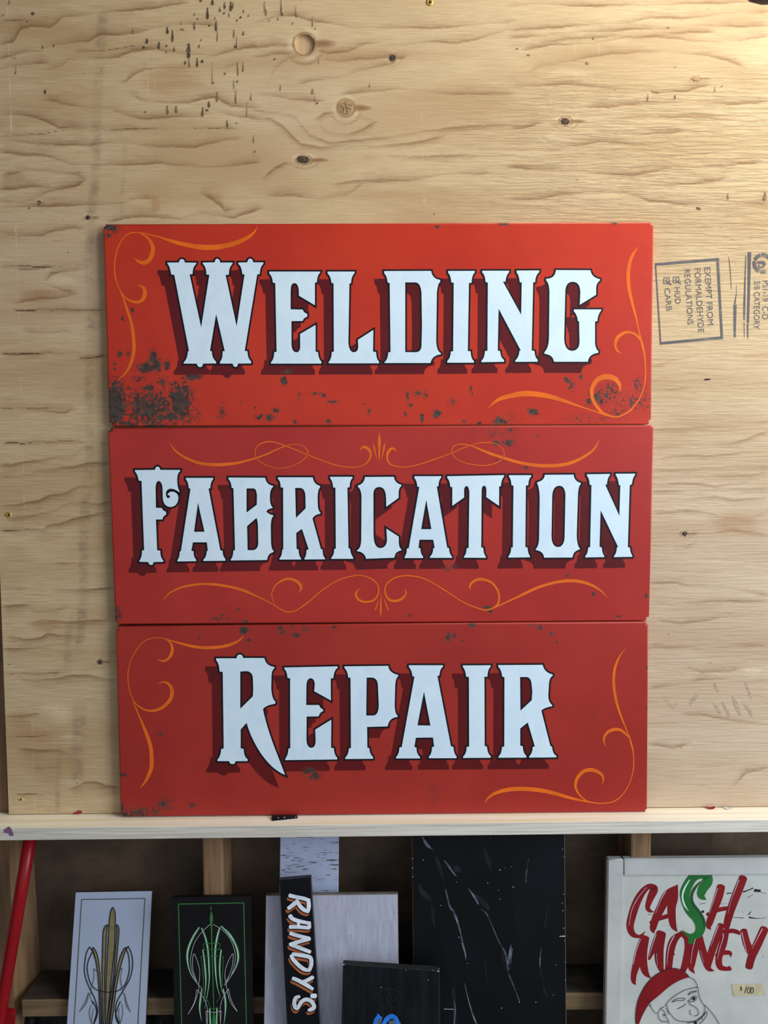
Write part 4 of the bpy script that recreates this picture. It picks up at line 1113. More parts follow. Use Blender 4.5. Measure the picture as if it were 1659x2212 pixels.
# ------------------------------------------------------------------ boards leaning in the bay below
class Board:
    """a real board standing on the floor and leaning back; TL, TR, BL are photo pixels of its front face at depths yt / yb"""
    def __init__(self, name, label, TL, TR, BL, BR, yt, yb, th, mat, cat='board', part='panel', edge=None, ch=.0012, top=None):
        a, b = P(*TL, yt), P(*TR, yt)
        c, d = P(*BL, yb), P(*BR, yb)
        self.o = a
        self.n = (b - a).cross(c - a).normalized()
        if self.n.y > 0:
            self.n = -self.n
        def down(p, q):
            t = (p.z - 0.004) / (p.z - q.z)
            return p + (q - p) * t
        # bottom edge on the floor
        c2, d2 = down(a, c), down(b, self.hit(*BR))
        zmin = max(c2.z, d2.z)
        fr = [a, b, d2, c2]
        bk = [v - self.n * th for v in fr]
        lowest = min(v.z for v in fr + bk)
        if lowest < 0.001:
            sh_ = .001 - lowest
            for L in (fr, bk):
                L[2] = L[2] + (L[1] - L[2]).normalized() * sh_ * 1.1
                L[3] = L[3] + (L[0] - L[3]).normalized() * sh_ * 1.1
        base = (fr[2] + fr[3]) / 2
        self.root = empty(name, base)
        if label:
            tag(self.root, label, cat)
        bm = bmesh.new()
        vf = [bm.verts.new(v - base) for v in fr]; vb = [bm.verts.new(v - base) for v in bk]
        bm.faces.new(vf[::-1]); bm.faces.new(vb)
        for i in range(4):
            j = (i + 1) % 4
            bm.faces.new((vf[i], vf[j], vb[j], vb[i]))
        bmesh.ops.recalc_face_normals(bm, faces=bm.faces[:])
        bmesh.ops.bevel(bm, geom=bm.edges[:], offset=ch, segments=1, affect='EDGES')
        me = bpy.data.meshes.new(part); bm.to_mesh(me); bm.free()
        o = bpy.data.objects.new(part, me); COL.objects.link(o); o.parent = self.root; o['_o'] = tuple(base)
        me.materials.append(mat)
        if edge:
            me.materials.append(edge)
            for p in me.polygons:
                if abs(p.normal.dot(self.n)) < .9:
                    p.material_index = 1
        self.panel = o
        self.k = 0
        self.fr = fr
    def hit(self, px, py, e=0.0):
        d = ray(px, py); o = self.o + self.n * e
        return CAM + d * ((o - CAM).dot(self.n) / d.dot(self.n))
    def art(self, name, shape, mat, e=.0004, parent=None, kind=None):
        self.k += 1
        return mk(name, [self.hit(a[0], a[1], e + self.k * .000012 + (a[2] if len(a) > 2 else 0)) for a in shape[0]], shape[1], mat, parent or self.root, kind=kind)

def lines(cr, txts, w=None, cap=False, sub=7, wk=1.0):
    return joined([ribbon([(x, y, ww * wk) for x, y, ww in pts3(t, w)], cr, sub, cap) for t in txts])
def polyline(cr, pts, w):
    return joined([ribbon([(*pts[i], w), (*pts[i + 1], w)], cr, 1) for i in range(len(pts) - 1)])

# 1. white board with gold and black pinstriping
M_WB = plain('white_gloss_board', (170, 182, 206), .3, .02, 5)
M_WBE = plain('board_edge_dark', (60, 52, 46), .7)
b1 = Board('pinstripe_panel', 'white panel pinstriped in gold and black, leaning at the left under the ledge', (163, 1927), (329, 1924), (144, 2212), (315, 2212), .044, -.006, .005, M_WB, 'panel', edge=M_WBE, ch=.0006)
cx = crop(120, 1900, 3.770)
M_GREYL = plain('grey_line_paint', (96, 92, 88), .5)
M_GOLD = plain('gold_paint', (134, 122, 84), .45, .06, 80)
M_NAVY = plain('black_line_paint', (20, 20, 34), .4)
b1.art('border_line', polyline(cx, [(112, 1800), (150, 1176), (212, 163), (728, 154), (671, 1176), (636, 1800)], 8), M_GREYL, kind='stuff')
for s in ("467,225 q490,250 487,330 480,560 455,800 417,1176 406,1176 413,800 428,500 438,330 q445,245 467,225", "425,368 q385,372 385,480 378,700 381,1176 393,1176 402,760 413,480 q416,400 425,368", "498,365 q520,380 517,430 500,640 460,960 432,1176 418,1176 470,800 490,560 q500,450 498,365",
          "305,552 q330,570 347,640 q362,720 366,900 372,1176 360,1176 354,900 q345,740 325,650 q310,590 300,578", "572,552 q540,570 510,690 480,860 452,1080 442,1176 456,1176 474,1050 492,900 517,760 q545,640 578,560"):
    c = parse(s, cx)
    g_ = b1.art('gold_blade', fill([c]), M_GOLD, .0006)
    ps = c + [c[0]]
    b1.art('blade_edge', joined([ribbon([(*ps[i], 2.0), (*ps[i + 1], 2.0)], crop(0, 0, 1), 1) for i in range(len(ps) - 1)]), M_NAVY, .0008, g_, kind='stuff')
b1.art('black_pinstripe', lines(cx, ('278,548 250,605 235,720 245,800 280,890 320,970 342,1060 335,1120 312,1176', '278,548 305,590 320,640', '300,590 265,670 260,750 288,850 340,900 425,917 510,905 570,850 600,745 600,660 590,600 572,560',
    '592,543 620,610 628,700 608,800 560,890 505,985 488,1060 498,1120 522,1176', '592,543 572,580', '300,988 328,1040 334,1090 310,1176', '530,990 505,1050 490,1110 512,1176'), 7.5), M_NAVY, .0009, kind='stuff')
b1.art('grey_pinstripe', lines(cx, ('192,1080,3 240,1000,5 270,922,5', '192,1080,3 250,1010,5 270,922,5', '270,922,4 290,975,4 305,1020,4', '312,725,5 350,755,5 425,775,5 500,750,5 545,722,5', '312,725,4 312,800,5 292,890,5 280,950,3', '545,722,4 530,800,5 543,890,5 560,940,3', '612,1080,3 580,1000,5 562,928,5', '612,1080,3 575,1020,5 562,928,5',
    '292,1020,4 276,1080,5 285,1140,5 300,1176,4', '540,1010,4 548,1080,5 535,1150,5 520,1176,4', '310,1050,4 300,1110,5 290,1176,4', '520,1050,4 515,1110,5 530,1176,4'), 5), M_GREYL, .0010, kind='stuff')

# 2. black board with green pinstriping
M_BB = plain('satin_black_board', (20, 20, 22), .5, .1, 20, spec=.15)
b2 = Board('pinstripe_panel', 'black panel pinstriped in green and white, leaning below a wall stud', (371, 1938.5), (542, 1935.5), (376, 2212), (547, 2212), .001, -.024, .009, M_BB, 'panel')
M_GRN = plain('green_line_paint', (54, 118, 62), .5)
M_GRN2 = plain('deep_green_paint', (34, 92, 58), .5)
M_PALE = plain('pale_green_paint', (176, 214, 190), .5)
M_WL = plain('white_line_paint', (196, 196, 204), .5)
b2.art('border_line', polyline(cx, [(1042, 1750), (1027, 1176), (1000, 200), (1532, 190), (1554, 1176), (1567, 1750)], 8), M_GRN, kind='stuff')
gl = ('1170,390,16 1120,470,26 1080,570,24 1075,660,22 1100,760,14 1150,840,7 1187,882,2', '1350,380,16 1420,450,28 1470,540,26 1488,620,26 1478,690,18 1440,770,10 1370,860,2', '1190,395,15 1220,470,22 1240,560,22 1250,700,20 1250,850,12 1215,1050,2', '1338,390,18 1315,480,24 1300,600,22 1305,760,18 1320,880,9 1345,960,2',
      '1200,570,14 1215,680,20 1225,800,18 1220,900,10 1205,1000,2', '1350,570,16 1340,660,20 1338,760,18 1350,880,9 1365,930,2', '1192,890,14 1180,980,24 1175,1060,16 1190,1150,3', '1365,890,14 1383,980,24 1384,1070,18 1372,1176,4', '1256,1050,18 1262,1176,22', '1315,1045,18 1312,1176,20')
for t in gl:
    a = b2.art('green_stroke', ribbon(pts3(t), cx, 7, True), M_GRN2, .0005)
    b2.art('pale_core', ribbon([(x - 1.5, y, max(w * .42, 1)) for x, y, w in pts3(t)], cx, 7, True), M_PALE, .0009, a)
b2.art('green_spear', ribbon(pts3('1267,255,3 1270,300,26 1268,345,22 1270,400,11 1275,600,10 1284,900,8 1288,1060,8 1290,1120,22 1291,1176,26'), cx), M_GRN, .0011)
b2.art('green_pinstripe', lines(cx, ('1185,625 1195,720 1205,830 1200,930', '1365,625 1362,740 1352,900', '1200,525 1270,518 1340,521', '1200,525 1208,575', '1340,521 1334,570', '1190,573 1270,566 1358,571', '1180,626 1270,622 1368,626', '1205,930 1240,990 1265,1060', '1345,950 1310,1000', '1255,1052 1290,1050 1320,1046', '1205,690 1215,800'), 5), M_GRN, .0013, kind='stuff')
b2.art('white_pinstripe', lines(cx, ('1258,365 1190,430 1130,520 1100,640 1110,740 1145,830 1190,885', '1282,365 1350,405 1420,480 1462,600 1455,700 1430,780 1380,860', '1165,862 1175,760 1160,680 1128,605 1115,660 1120,740 1150,830', '1385,840 1380,760 1400,680 1443,605 1445,660 1430,740 1390,830',
    '1078,1097 1130,1000 1150,895', '1082,1092 1130,1010 1165,905', '1480,1075 1430,980 1408,890', '1478,1072 1425,1000 1398,910', '1150,895 1210,970 1235,1050 1237,1176', '1408,890 1360,970 1340,1060 1343,1176', '1225,1070 1290,1083 1350,1070', '1225,1070 1230,1176', '1350,1070 1342,1176', '1166,860 1166,905', '1385,840 1400,905'), 3.6), M_WL, .0015, kind='stuff')
b2.art('dot_row', joined([dot(*cx(1266, y), .75, .75, 8) for y in (222, 231, 242)]), M_WL, .0016, kind='stuff')

# 3. white chippy plank behind
def chippy():
    m, nt, bs = nodes('chipped_white_paint')
    n1 = noise(nt, 1.0, 5, .68, (34, 34, 300), dist=.5)
    n2 = noise(nt, 6, 2, .5)
    msk = ramp(nt, math_(nt, 'ADD', n1, math_(nt, 'MULTIPLY', n2, .22)), .66, .70)
    col = mix(nt, msk, lin((176, 184, 212)), lin((86, 74, 76)))
    nt.links.new(col, bs.inputs['Base Color']); bs.inputs['Roughness'].default_value = .6
    bump(nt, bs, math_(nt, 'MULTIPLY', msk, -1), .5, .001)
    return m
M_CHIPPY = chippy()
zt_p = ZLB - .012
b3 = Board('plank', 'upright plank in chipped white paint behind the black vertical sign', (605.5, row_for(605, .036, ZLB - .0012)), (732, row_for(732, .036, ZLB - .0012)), (600, 2212), (728, 2212), .036, .012, .016, M_CHIPPY, 'plank', 'plank_face')
# 4. white brushed panel
def brushed():
    m, nt, bs = nodes('brushed_white_paint')
    n1 = noise(nt, 1.0, 5, .6, (190, 190, 9))
    n2 = noise(nt, 5, 3, .5)
    col = mix(nt, ramp(nt, n1, .3, .7), lin((164, 168, 188)), lin((182, 187, 207)))
    col = mix(nt, math_(nt, 'MULTIPLY', ramp(nt, n2, .45, .7), .3), col, lin((190, 182, 184)))
    nt.links.new(col, bs.inputs['Base Color']); bs.inputs['Roughness'].default_value = .5
    bump(nt, bs, n1, .4, .0008)
    return m
M_BRUSH = brushed()
M_RAW = plain('raw_edge', (128, 120, 112), .7, .1, 60)
b4 = Board('painted_panel', 'blank white brush-painted panel behind the black vertical sign', (574, 1934), (859.7, 1931), (569.5, 2212), (862.5, 2212), .001, -.028, .012, M_BRUSH, 'panel', edge=M_RAW)
b4.art('paint_nick', joined([dot(*crop(560, 1780, 4.1475)(x, y), r, r * 1.4, 7, 0, .3) for x, y, r in ((615, 660, .8), (708, 648, .9), (615, 748, .9), (95, 650, .8), (1215, 790, 1), (825, 1000, .7), (830, 1020, .7))]), M_RAW, kind='stuff')

# 5. narrow black sign, lettered down its length
M_BK = plain('gloss_black_sign', (13, 15, 22), .5, .08, 10, spec=.15)
M_BKE = plain('black_sign_edge', (58, 58, 64), .6)
b5 = Board('hand_lettered_sign', 'narrow black sign with white and orange brush lettering running down it', (603.6, 1899.5), (671.8, 1893.5), (619.8, 2212), (692, 2212), -.022, -.052, .010, M_BK, 'sign', edge=M_BKE)
cy = crop(560, 1780, 4.1475)
M_OS = plain('burnt_orange_paint', (170, 92, 50), .5)
M_LW = plain('white_brush_paint', (222, 230, 244), .45)
RN = [["272,640,40 320,652,38 400,668,38 442,684,36", "440,676,40 444,740,42 436,784,34", "440,788,26 400,768,40 365,735,40 340,692,38", "345,690,44 305,722,42 262,756,38"],
      ["276,822,44 300,850,40 350,868,38 450,890,34", "276,922,40 340,922,38 445,930,34", "448,880,34 450,930,34", "350,868,30 352,922,28"],
      ["280,978,40 330,996,38 450,1026,36", "452,1028,38 370,1050,40 276,1080,36", "280,1078,40 350,1105,40 455,1146,36"],
      ["300,1166,36 350,1172,40 430,1186,40 462,1204,40 466,1260,40 448,1310,36", "446,1312,30 400,1300,40 350,1262,40 305,1214,40 286,1178,34"],
      ["302,1382,36 350,1402,40 420,1440,40 478,1478,34", "395,1412,34 430,1400,38 480,1372,38"],
      ["470,1540,46 505,1540,46"],
      ["360,1545,30 326,1560,38 314,1610,40 330,1650,38 352,1636,36 378,1594,38 420,1572,40 468,1590,40 492,1640,40 462,1662,38 440,1668,26"]]
for st in RN:
    sh_ = joined([ribbon([(x, y, w * .9) for x, y, w in pts3(t)], cy, 6, True) for t in st])
    L = b5.art('letter', sh_, M_LW, .0012, kind=None)
    bl = joined([ribbon([(x - 2, y + 3, w + 9) for x, y, w in pts3(t)], cy, 6, True) for t in st])
    b5.art('letter_gap', bl, M_BK, .0008, L)
    os_ = joined([ribbon([(x - 11, y + 27, w + 2) for x, y, w in pts3(t)], cy, 6, True) for t in st])
    b5.art('letter_shade', os_, M_OS, .0004, L)

# 6. black board with a blue scroll
M_B6 = plain('brushed_black_board', (15, 18, 23), .55, .25, 1.0, sc=(70, 70, 3), spec=.15)
M_B6E = plain('dusty_black_edge', (30, 32, 34), .8)
b6 = Board('sketch_board', 'short black board with a blue painted scroll, front and centre', (741, 2083), (949.8, 2096.5), (738, 2212), (950.8, 2212), -.058, -.071, .016, M_B6, 'board', edge=M_B6E)
c6 = crop(720, 2040, 6.636)
M_BLU = plain('blue_scroll_paint', (40, 120, 220), .45, .08, 60)
M_SG = plain('slate_paint', (92, 100, 118), .5)
b6.art('slate_shade', lines(c6, ('690,1090,50 640,1110,56 660,1160,50', '800,1150,90 880,1130,90 960,1150,60')), M_SG, .0004, kind='stuff')
b6.art('blue_scroll', lines(c6, ('628,990,4 645,1030,46 612,1080,52 590,1150,44', '650,1030,20 680,1050,36 696,1078,6', '720,1160,44 752,1090,62 800,1045,70 850,1032,66 900,1070,60 926,1150,60', '735,1110,30 700,1150,40')), M_BLU, .0007, kind='stuff')
M_PEN = plain('pencil_line', (52, 58, 66), .6)
b6.art('pencil_sketch', lines(c6, ('575,760,3 640,690,3 720,652,3 800,640,3 890,655,3 960,705,3 995,760,3', '800,712,3 768,770,3 790,840,3 830,790,3 800,712,3', '668,835,3 690,875,3 745,890,3 790,850,3', '808,850,3 850,895,3 920,890,3 950,845,3 920,795,3 870,800,3 870,832,3', '445,1141,3 452,860,3 530,858,3', '1160,905,3 1160,1100,3')), M_PEN, .0005, kind='stuff')
M_FLK = plain('white_fleck', (214, 220, 226), .6)
b6.art('white_fleck', joined([dot(*c6(1505, 385), 2.2, 1.3, 7, .4, .3), dot(*c6(150, 288), 2, 1, 7, -.4, .3), dot(*c6(1043, 372), .8, .8, 7), dot(*c6(1362, 514), .8, .8, 7), dot(*c6(690, 618), .9, .9, 7), dot(*c6(1428, 372), .7, .7, 6), dot(*c6(1515, 350), 1, .6, 6)]), M_FLK, .0006, kind='stuff')

# 7. black marbled board
def marble():
    m, nt, bs = nodes('black_marbled_paint')
    n1 = noise(nt, 9, 4, .6, (1, 1, .4))
    col = mix(nt, ramp(nt, n1, .4, .75), lin((11, 12, 15)), lin((18, 21, 29)))
    nt.links.new(col, bs.inputs['Base Color']); bs.inputs['Roughness'].default_value = .5
    bs.inputs['Specular IOR Level'].default_value = .15
    return m
b7 = Board('marbled_board', 'tall black board painted with pale marble veins, right of centre', (889.2, row_for(889, .004, ZLB - .0012)), (1219.4, row_for(1219, .004, ZLB - .0012)), (894.5, 2212), (1223.4, 2212), .004, -.022, .006, marble(), 'board', edge=M_RAW, ch=.0006)
c7 = crop(860, 1780, 3.687)
M_V1 = plain('pale_vein', (84, 90, 104), .5, .4, 60, spec=.15); M_V2 = plain('faint_vein', (25, 28, 35), .5, .3, 30, spec=.15)
b7.art('faint_vein', lines(c7, ('300,260,20 330,350,34 352,420,24 370,500,16', '685,190,6 712,270,40 732,340,26 742,385,4', '165,470,6 190,540,44 235,580,40 268,620,6', '270,640,30 280,760,20 295,850,4', '590,550,8 650,600,40 700,650,40 724,690,10', '430,1240,10 445,1400,30 452,1593,26', '1190,660,8 1175,780,14 1160,880,4', '690,1070,8 700,1200,14 706,1270,4', '830,1000,20 850,1080,40 870,1180,30', '1130,1130,10 1160,1300,18 1190,1390,6', '1270,1490,12 1300,1510,16', '920,780,10 930,720,14 960,640,8 1000,560,5', '440,340,20 470,360,50 500,380,10', '350,930,8 390,1010,14')), M_V2, .0004, kind='stuff')
b7.art('pale_vein', lines(c7, ('190,100,5 230,165,24 282,210,4', '378,520,6 410,650,16 440,700,20 470,770,16 500,880,9 515,960,14 535,1030,12 538,1085,2', '365,290,6 400,330,18 430,375,14 466,420,2', '560,515,4 600,570,16 640,640,10', '660,678,6 700,710,12 740,790,6 800,930,8 850,1020,10 868,1100,12 880,1190,12 920,1290,10 970,1420,3',
    '900,960,4 888,1040,20 880,1110,14 890,1155,4', '1040,280,4 1025,350,10 1017,470,3', '530,1270,4 560,1400,7 595,1520,14 625,1593,10', '1142,990,4 1132,1060,8 1128,1150,5', '445,1400,6 455,1480,10 445,1593,8', '910,990,3 900,1060,9 896,1155,3')), M_V1, .0007, kind='stuff')
fk = [(200, 288), (340, 648), (465, 462), (715, 470), (800, 530), (912, 500), (812, 598), (1255, 1122), (1237, 1363), (965, 1418), (1097, 1420), (825, 1467), (485, 902), (552, 1110), (733, 113), (812, 365), (850, 352), (905, 340), (920, 505), (1310, 200), (1316, 260), (1316, 560), (1308, 630), (1312, 690), (1318, 830), (1325, 930), (1330, 1100), (1330, 1240), (370, 1472), (420, 1476), (115, 275), (115, 350), (118, 420)]
b7.art('white_fleck', joined([dot(*c7(x, y), random.uniform(.5, 1.2), random.uniform(.5, 1.3), 7, 0, .3) for x, y in fk] + [ribbon([(*c7(1285, 895), 1.2), (*c7(1330, 893), 2)], crop(0, 0, 1), 1), ribbon([(*c7(370, 1474), .8), (*c7(445, 1476), .8)], crop(0, 0, 1), 1)]), M_FLK, .0009, kind='stuff')

# 8. framed white cabinet door with painted lettering
def dirty_white(nm, a, b):
    m, nt, bs = nodes(nm)
    n1 = noise(nt, 14, 5, .65)
    n2 = noise(nt, 1.0, 4, .6, (22, 22, 120))
    col = mix(nt, ramp(nt, n1, .3, .7), lin(a), lin(b))
    col = mix(nt, ramp(nt, n2, .70, .78), col, lin((140, 140, 138)))
    nt.links.new(col, bs.inputs['Base Color']); bs.inputs['Roughness'].default_value = .45
    return m
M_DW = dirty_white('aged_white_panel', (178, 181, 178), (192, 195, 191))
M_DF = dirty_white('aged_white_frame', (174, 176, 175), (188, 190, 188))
c8_ = crop(1280, 1800, 4.377)
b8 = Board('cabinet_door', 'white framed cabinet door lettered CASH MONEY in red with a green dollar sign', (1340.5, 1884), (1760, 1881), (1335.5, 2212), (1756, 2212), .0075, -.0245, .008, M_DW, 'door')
def bar(name, corners, e0, e1, mat, bv=.002):
    vs = [b8.hit(x, y, e0) for x, y in corners] + [b8.hit(x, y, e0) + b8.n * (e1 - e0) for x, y in corners]
    base = Vector(b8.root['_o'])
    bm = bmesh.new()
    v = [bm.verts.new(p - base) for p in vs]
    for f in ((0, 1, 2, 3), (7, 6, 5, 4), (0, 4, 5, 1), (1, 5, 6, 2), (2, 6, 7, 3), (3, 7, 4, 0)):
        bm.faces.new([v[i] for i in f])
    bmesh.ops.recalc_face_normals(bm, faces=bm.faces[:])
    bmesh.ops.bevel(bm, geom=bm.edges[:], offset=bv, segments=3, affect='EDGES')
    me = bpy.data.meshes.new(name); bm.to_mesh(me); bm.free()
    o = bpy.data.objects.new(name, me); COL.objects.link(o); o.parent = b8.root; o['_o'] = b8.root['_o']; me.materials.append(mat)
    for p in me.polygons: p.use_smooth = p.area < 2e-4
zlow = lambda x0, x1: [(x0, 2830), (x1, 2830)]
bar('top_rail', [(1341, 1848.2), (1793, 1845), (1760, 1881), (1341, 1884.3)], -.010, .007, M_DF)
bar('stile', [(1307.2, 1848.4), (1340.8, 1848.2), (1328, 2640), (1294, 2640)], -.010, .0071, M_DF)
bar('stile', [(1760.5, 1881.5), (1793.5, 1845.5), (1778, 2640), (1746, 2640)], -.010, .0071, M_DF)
M_RED = plain('crimson_brush_paint', (124, 15, 24), .4, .06, 20)
M_GD = plain('dollar_green_paint', (32, 104, 46), .4, .06, 20)
M_GDD = plain('dark_green_paint', (24, 76, 40), .4)
M_LIL = plain('lilac_highlight', (186, 164, 184), .4); M_MINT = plain('mint_highlight', (190, 224, 206), .4)
CM = [["582,742,4 545,735,26 522,700,36 545,620,52 580,540,62 575,512,50 530,505,40 470,560,52 415,660,62 372,790,62 355,880,56 378,950,44 430,975,26 470,960,16 498,926,3"],
      ["582,944,6 572,905,46 590,830,58 640,720,66 715,580,70 806,487,4", "804,487,8 770,600,66 748,700,66 752,800,58 768,880,44 804,932,4", "545,845,16 600,818,30 745,772,34"],
      ["1215,505,64 1195,590,66 1150,720,58 1112,830,54 1100,880,40 1118,912,4", "1425,422,64 1370,560,68 1310,720,62 1278,830,56 1270,890,46 1285,925,6", "1083,768,22 1200,722,34 1320,704,26"],
      ["490,990,70 460,1090,70 425,1210,62 392,1330,46 390,1400,34 410,1434,3", "500,990,60 480,1120,62 480,1230,62 505,1320,46 552,1372,4", "535,1190,20 590,1060,56 648,950,74", "652,950,70 632,1080,70 632,1200,66 650,1290,40"],
      ["840,945,30 770,1010,60 735,1120,62 720,1280,52", "830,945,36 890,985,50 908,1080,60 890,1200,62 855,1300,44", "740,1110,40 778,1150,6"],
      ["1000,970,46 965,1100,58 940,1230,52 935,1280,40 968,1327,3", "1015,975,44 1040,1100,56 1075,1210,60 1100,1280,40 1152,1302,3", "1095,1260,40 1125,1130,56 1170,1000,56 1215,870,52"],
      ["1255,930,60 1235,1040,60 1195,1180,52 1205,1260,46 1250,1280,34 1305,1282,28", "1245,935,36 1320,922,34 1380,940,30 1384,964,4", "1165,1152,14 1230,1130,36 1300,1132,30 1306,1170,6", "1290,1265,24 1306,1295,5"],
      ["1430,920,52 1455,1030,58 1495,1120,60", "1625,905,66 1560,1050,66 1505,1170,62 1480,1266,58"]]
def cm_letter(st, m):
    return b8.art('letter', joined([ribbon([(x, y, w * 1.22 if w > 12 else w) for x, y, w in pts3(t)], c8_, 6, True) for t in st]), m, .0004)
for st in CM:
    cm_letter(st, M_RED)
D = cm_letter(["1074,630,4 1030,590,56 1040,530,72 1085,460,80 1085,405,66 1010,395,60 940,430,70 880,540,78 878,620,74 925,720,86 990,790,90 1022,870,82 1000,950,64 930,975,40 870,940,16 846,912,2", "920,385,50 978,380,40", "932,975,46 930,1032,46"], M_GD)
b8.art('dark_edge', lines(c8_, ('1030,450,4 975,510,22 940,580,26 950,660,22 1010,740,20 1052,820,22 1056,880,10',)), M_GDD, .0008, D)
b8.art('mint_highlight', lines(c8_, ('918,440,10 870,520,16 850,600,16 870,680,16 908,735,3',), None, True), M_MINT, .001, D)
b8.art('letter_highlight', lines(c8_, ('510,512,8 430,610,9 370,730,9 345,870,6', '692,548,12 640,640,9 595,760,4', '1182,520,12 1150,620,10 1105,760,5', '1385,440,12 1350,530,10 1310,640,5 1280,760,3', '452,1002,14 410,1120,12 385,1240,8', '600,960,14 565,1060,10 535,1170,4', '606,1135,7 612,1250,5', '772,968,14 722,1080,12 702,1240,6', '972,1000,10 945,1100,9 928,1230,5', '1020,1110,5 1050,1220,5', '1190,870,12 1150,980,9 1118,1070,4', '1232,950,16 1235,985,12 1200,1100,8 1180,1190,5', '1412,935,12 1435,1040,10 1460,1130,5', '1605,905,14 1555,1000,9 1510,1090,4'), None, True, wk=.7), M_LIL, .001, kind='stuff')
b8.art('cap', fill([parse("625,1325 q690,1272 790,1280 q875,1302 915,1362 q800,1385 690,1480 q600,1560 545,1600 q480,1690 440,1803 412,1803 q405,1700 430,1590 q470,1450 560,1370", c8_)]), M_RED, .0012)
M_INKL = plain('ink_line', (26, 24, 30), .5)
b8.art('ink_drawing', lines(c8_, ('628,1322 560,1372 480,1480 430,1590 411,1700 413,1803', '625,1325 700,1285 790,1278 865,1305 915,1360', '915,1360 960,1385 988,1430 998,1472', '540,1605 560,1655 590,1695 612,1702', '690,1640 700,1615 750,1560 850,1495 930,1468 995,1455', '540,1580 545,1640', '998,1470 1010,1540 1032,1590 1062,1640 1060,1690 1045,1725',
    '703,1622 720,1680 760,1735 800,1768 880,1782 960,1778 1020,1752 1062,1700', '680,1640 650,1655 622,1700 632,1755 665,1780 715,1782 725,1803', '650,1660 680,1690 700,1740 722,1775', '668,1715 690,1722', '678,1705 675,1735', '752,1598 790,1568 840,1560 878,1562', '752,1598 800,1582 860,1580 878,1562', '805,1660 850,1640 885,1612', '905,1530 930,1500 985,1490', '905,1530 940,1512 985,1496',
    '915,1585 950,1545 985,1543 975,1580 930,1595 915,1585', '903,1575 925,1620 975,1645 1005,1690 990,1722 960,1728', '925,1668 922,1700 938,1722', '895,1795 960,1780 1030,1745 1080,1685 1078,1725 1040,1780 1010,1803', '1062,1622 1115,1680 1165,1745 1198,1803', '960,1790 1060,1715', '695,1660 715,1665', '700,1680 722,1690', '712,1700 730,1712', '1000,1770 1010,1785', '1030,1750 1042,1768'), 5.0), M_INKL, .0015, kind='stuff')
b8.art('ink_blot', joined([dot(*c8_(960, 1563), 3.4, 3.6, 10, 0, .1), dot(*c8_(975, 1792), 3.6, 3, 9, 0, .2)]), M_INKL, .0017, kind='stuff')
M_TAPE = plain('masking_tape', (188, 180, 146), .7, .05, 60)
tp = b8.art('price_tape', fill([parse('1315,1430 1608,1425 1632,1530 1335,1540', c8_)]), M_TAPE, .0006)
b8.art('price_text', lines(c8_, ('1412,1452 1400,1462 1412,1474 1400,1484', '1406,1446 1406,1490', '1458,1450 1440,1512', '1478,1455 1464,1485 1470,1512 1488,1505 1492,1470 1478,1455', '1508,1455 1496,1485 1502,1512 1518,1502 1522,1470 1508,1455'), 5), M_INKL, .0012, tp, kind='stuff')
sc_ = [ribbon(pts3(t), c8_, 4) for t in ('1270,570,10 1315,565,8', '1425,555,14 1470,540,8 1520,518,10', '1530,540,26 1590,545,22', '1590,556,3 1640,570,3', '1320,795,3 1430,800,6', '1480,795,14 1560,806,5 1640,800,3', '1010,670,3 1070,660,4', '1465,610,3 1520,580,2', '520,765,3 570,772,3', '1475,770,8 1500,740,4', '1180,670,2 1270,665,2')]
sc_ += [dot(*c8_(1045, 742), 3.4, 2.6, 7, 0, .4), dot(*c8_(490, 380), 1, 1, 6), dot(*c8_(1425, 745), 1, .6, 6), dot(*c8_(1615, 1165), 1, .8, 6), dot(*c8_(125, 565), 1, 1.6, 6)]
b8.art('paint_chip', joined(sc_), M_INKL, .0005, kind='stuff')

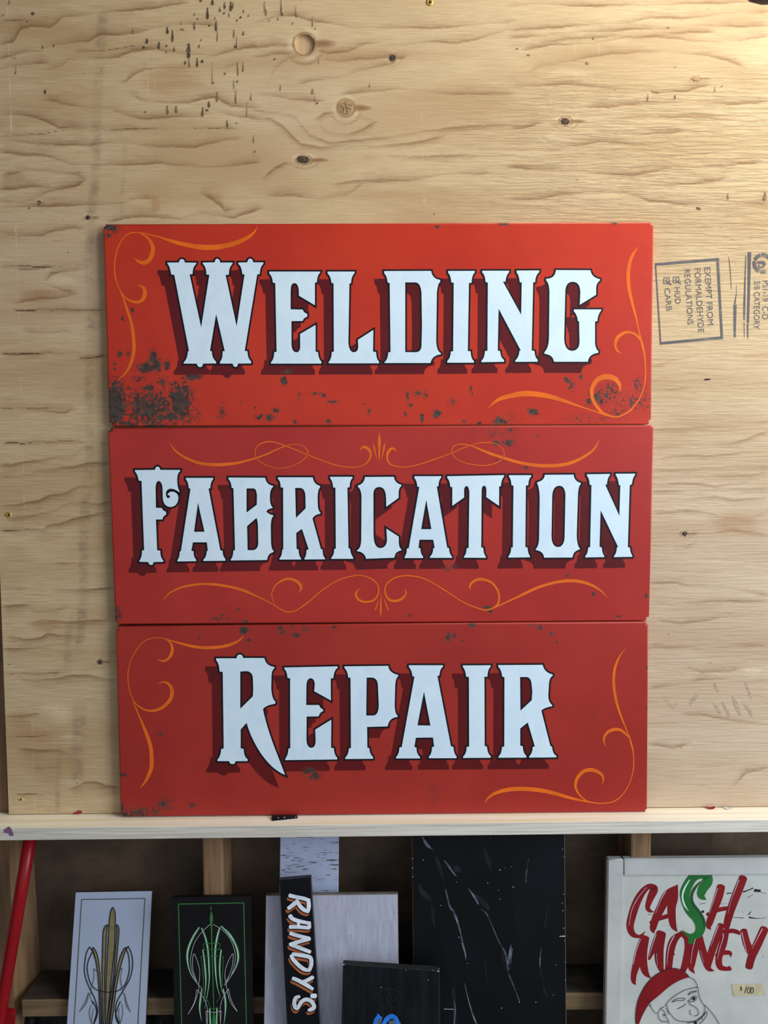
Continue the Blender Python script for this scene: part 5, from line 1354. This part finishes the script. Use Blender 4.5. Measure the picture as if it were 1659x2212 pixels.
# red pole at the left
M_POLE = plain('red_enamel_pole', (140, 16, 24), .32, .04, 8)
pl = empty('red_pole', (0, 0, 0))
p0, p1 = P(66, 1806, -.014), P(-2, 2205, -.030)
p0 = Vector((p0.x, p0.y, min(p0.z, ZLB - .006)))
dr = (p1 - p0); p2 = p0 + dr * ((p0.z - .012) / (p0.z - p1.z))
pl.location = p2; pl['_o'] = tuple(p2)
tag(pl, 'glossy red metal pole slanting across the wall stud at far left', 'pole')
mb = MB(); mb.tube([p0, p0 + dr * .33, p0 + dr * .66, p1, p2], .0112, 20); mb.build('shaft', M_POLE, pl, smooth=True)
mb = MB(); q0, q1 = P(14, 2189, -.024), P(27, 2189, -.024)
cb = [P(8, 2187, -.030), P(24, 2187.5, -.030), P(27.5, 2192, -.030), P(25, 2240, -.030), P(4, 2240, -.030)]
mb.add([v for v in cb] + [v + Vector((0, .012, 0)) for v in cb], [(0, 1, 2, 3, 4)[::-1], (5, 6, 7, 8, 9)] + [(i, (i + 1) % 5, 5 + (i + 1) % 5, 5 + i) for i in range(5)])
mb.build('bracket', M_POLE, pl)
# crumpled dark sheet at the bottom left
M_TARP = plain('black_plastic', (22, 24, 28), .3, .3, 60)
tv, tf = [], []
nx, nz = 40, 30
x0, x1 = P(22, 2205, .03).x, P(470, 2205, .03).x
z1 = P(100, 2193, .03).z
for j in range(nz + 1):
    for i in range(nx + 1):
        u, v = i / nx, j / nz
        x = x0 + (x1 - x0) * u; z = .004 + (z1 - .004) * v
        y = .058 - .034 * (1 - v) + .010 * math.sin(u * 31 + v * 17) * math.sin(v * 23 + u * 9) + .006 * math.sin(u * 77 + v * 41)
        tv.append((x, y, z + (.006 * math.sin(u * 40) if j == nz else 0)))
for j in range(nz):
    for i in range(nx):
        a = j * (nx + 1) + i
        tf.append((a, a + 1, a + nx + 2, a + nx + 1))
tv = [(x, max(min(y, .078), .03), z) for x, y, z in tv]
n0 = len(tv)
tv += [(x, y + .002, z) for x, y, z in tv]
tf += [tuple(k + n0 for k in f)[::-1] for f in tf]
o = mk('plastic_sheet', tv, tf, M_TARP, loc=((x0 + x1) / 2, .04, .004), smooth=True)
tag(o, 'crumpled black plastic sheet under the wall blocking at lower left', 'tarp')

# lamp housing at the top right, its rim just in view
M_HOUS = plain('dark_lamp_housing', (92, 82, 76), .5)
lc = P(1640, -10, -.45)
lamp = empty('strip_light', lc + Vector((0, 0, .05))); tag(lamp, 'dark strip light housing at the top right corner', 'lamp')
lc = P(1668, -25, -.42)
mb = MB()
n = 24
a0 = lc + Vector((-.028, 0, .006)); 
mb.tube([a0, a0 + Vector((.006, 0, 0)), a0 + Vector((.02, 0, 0)), a0 + Vector((.7, 0, .02))], [.012, .019, .022, .022], n)
mb.build('housing', M_HOUS, lamp, smooth=True)

for o in list(COL.objects):
    if '_o' in o:
        del o['_o']
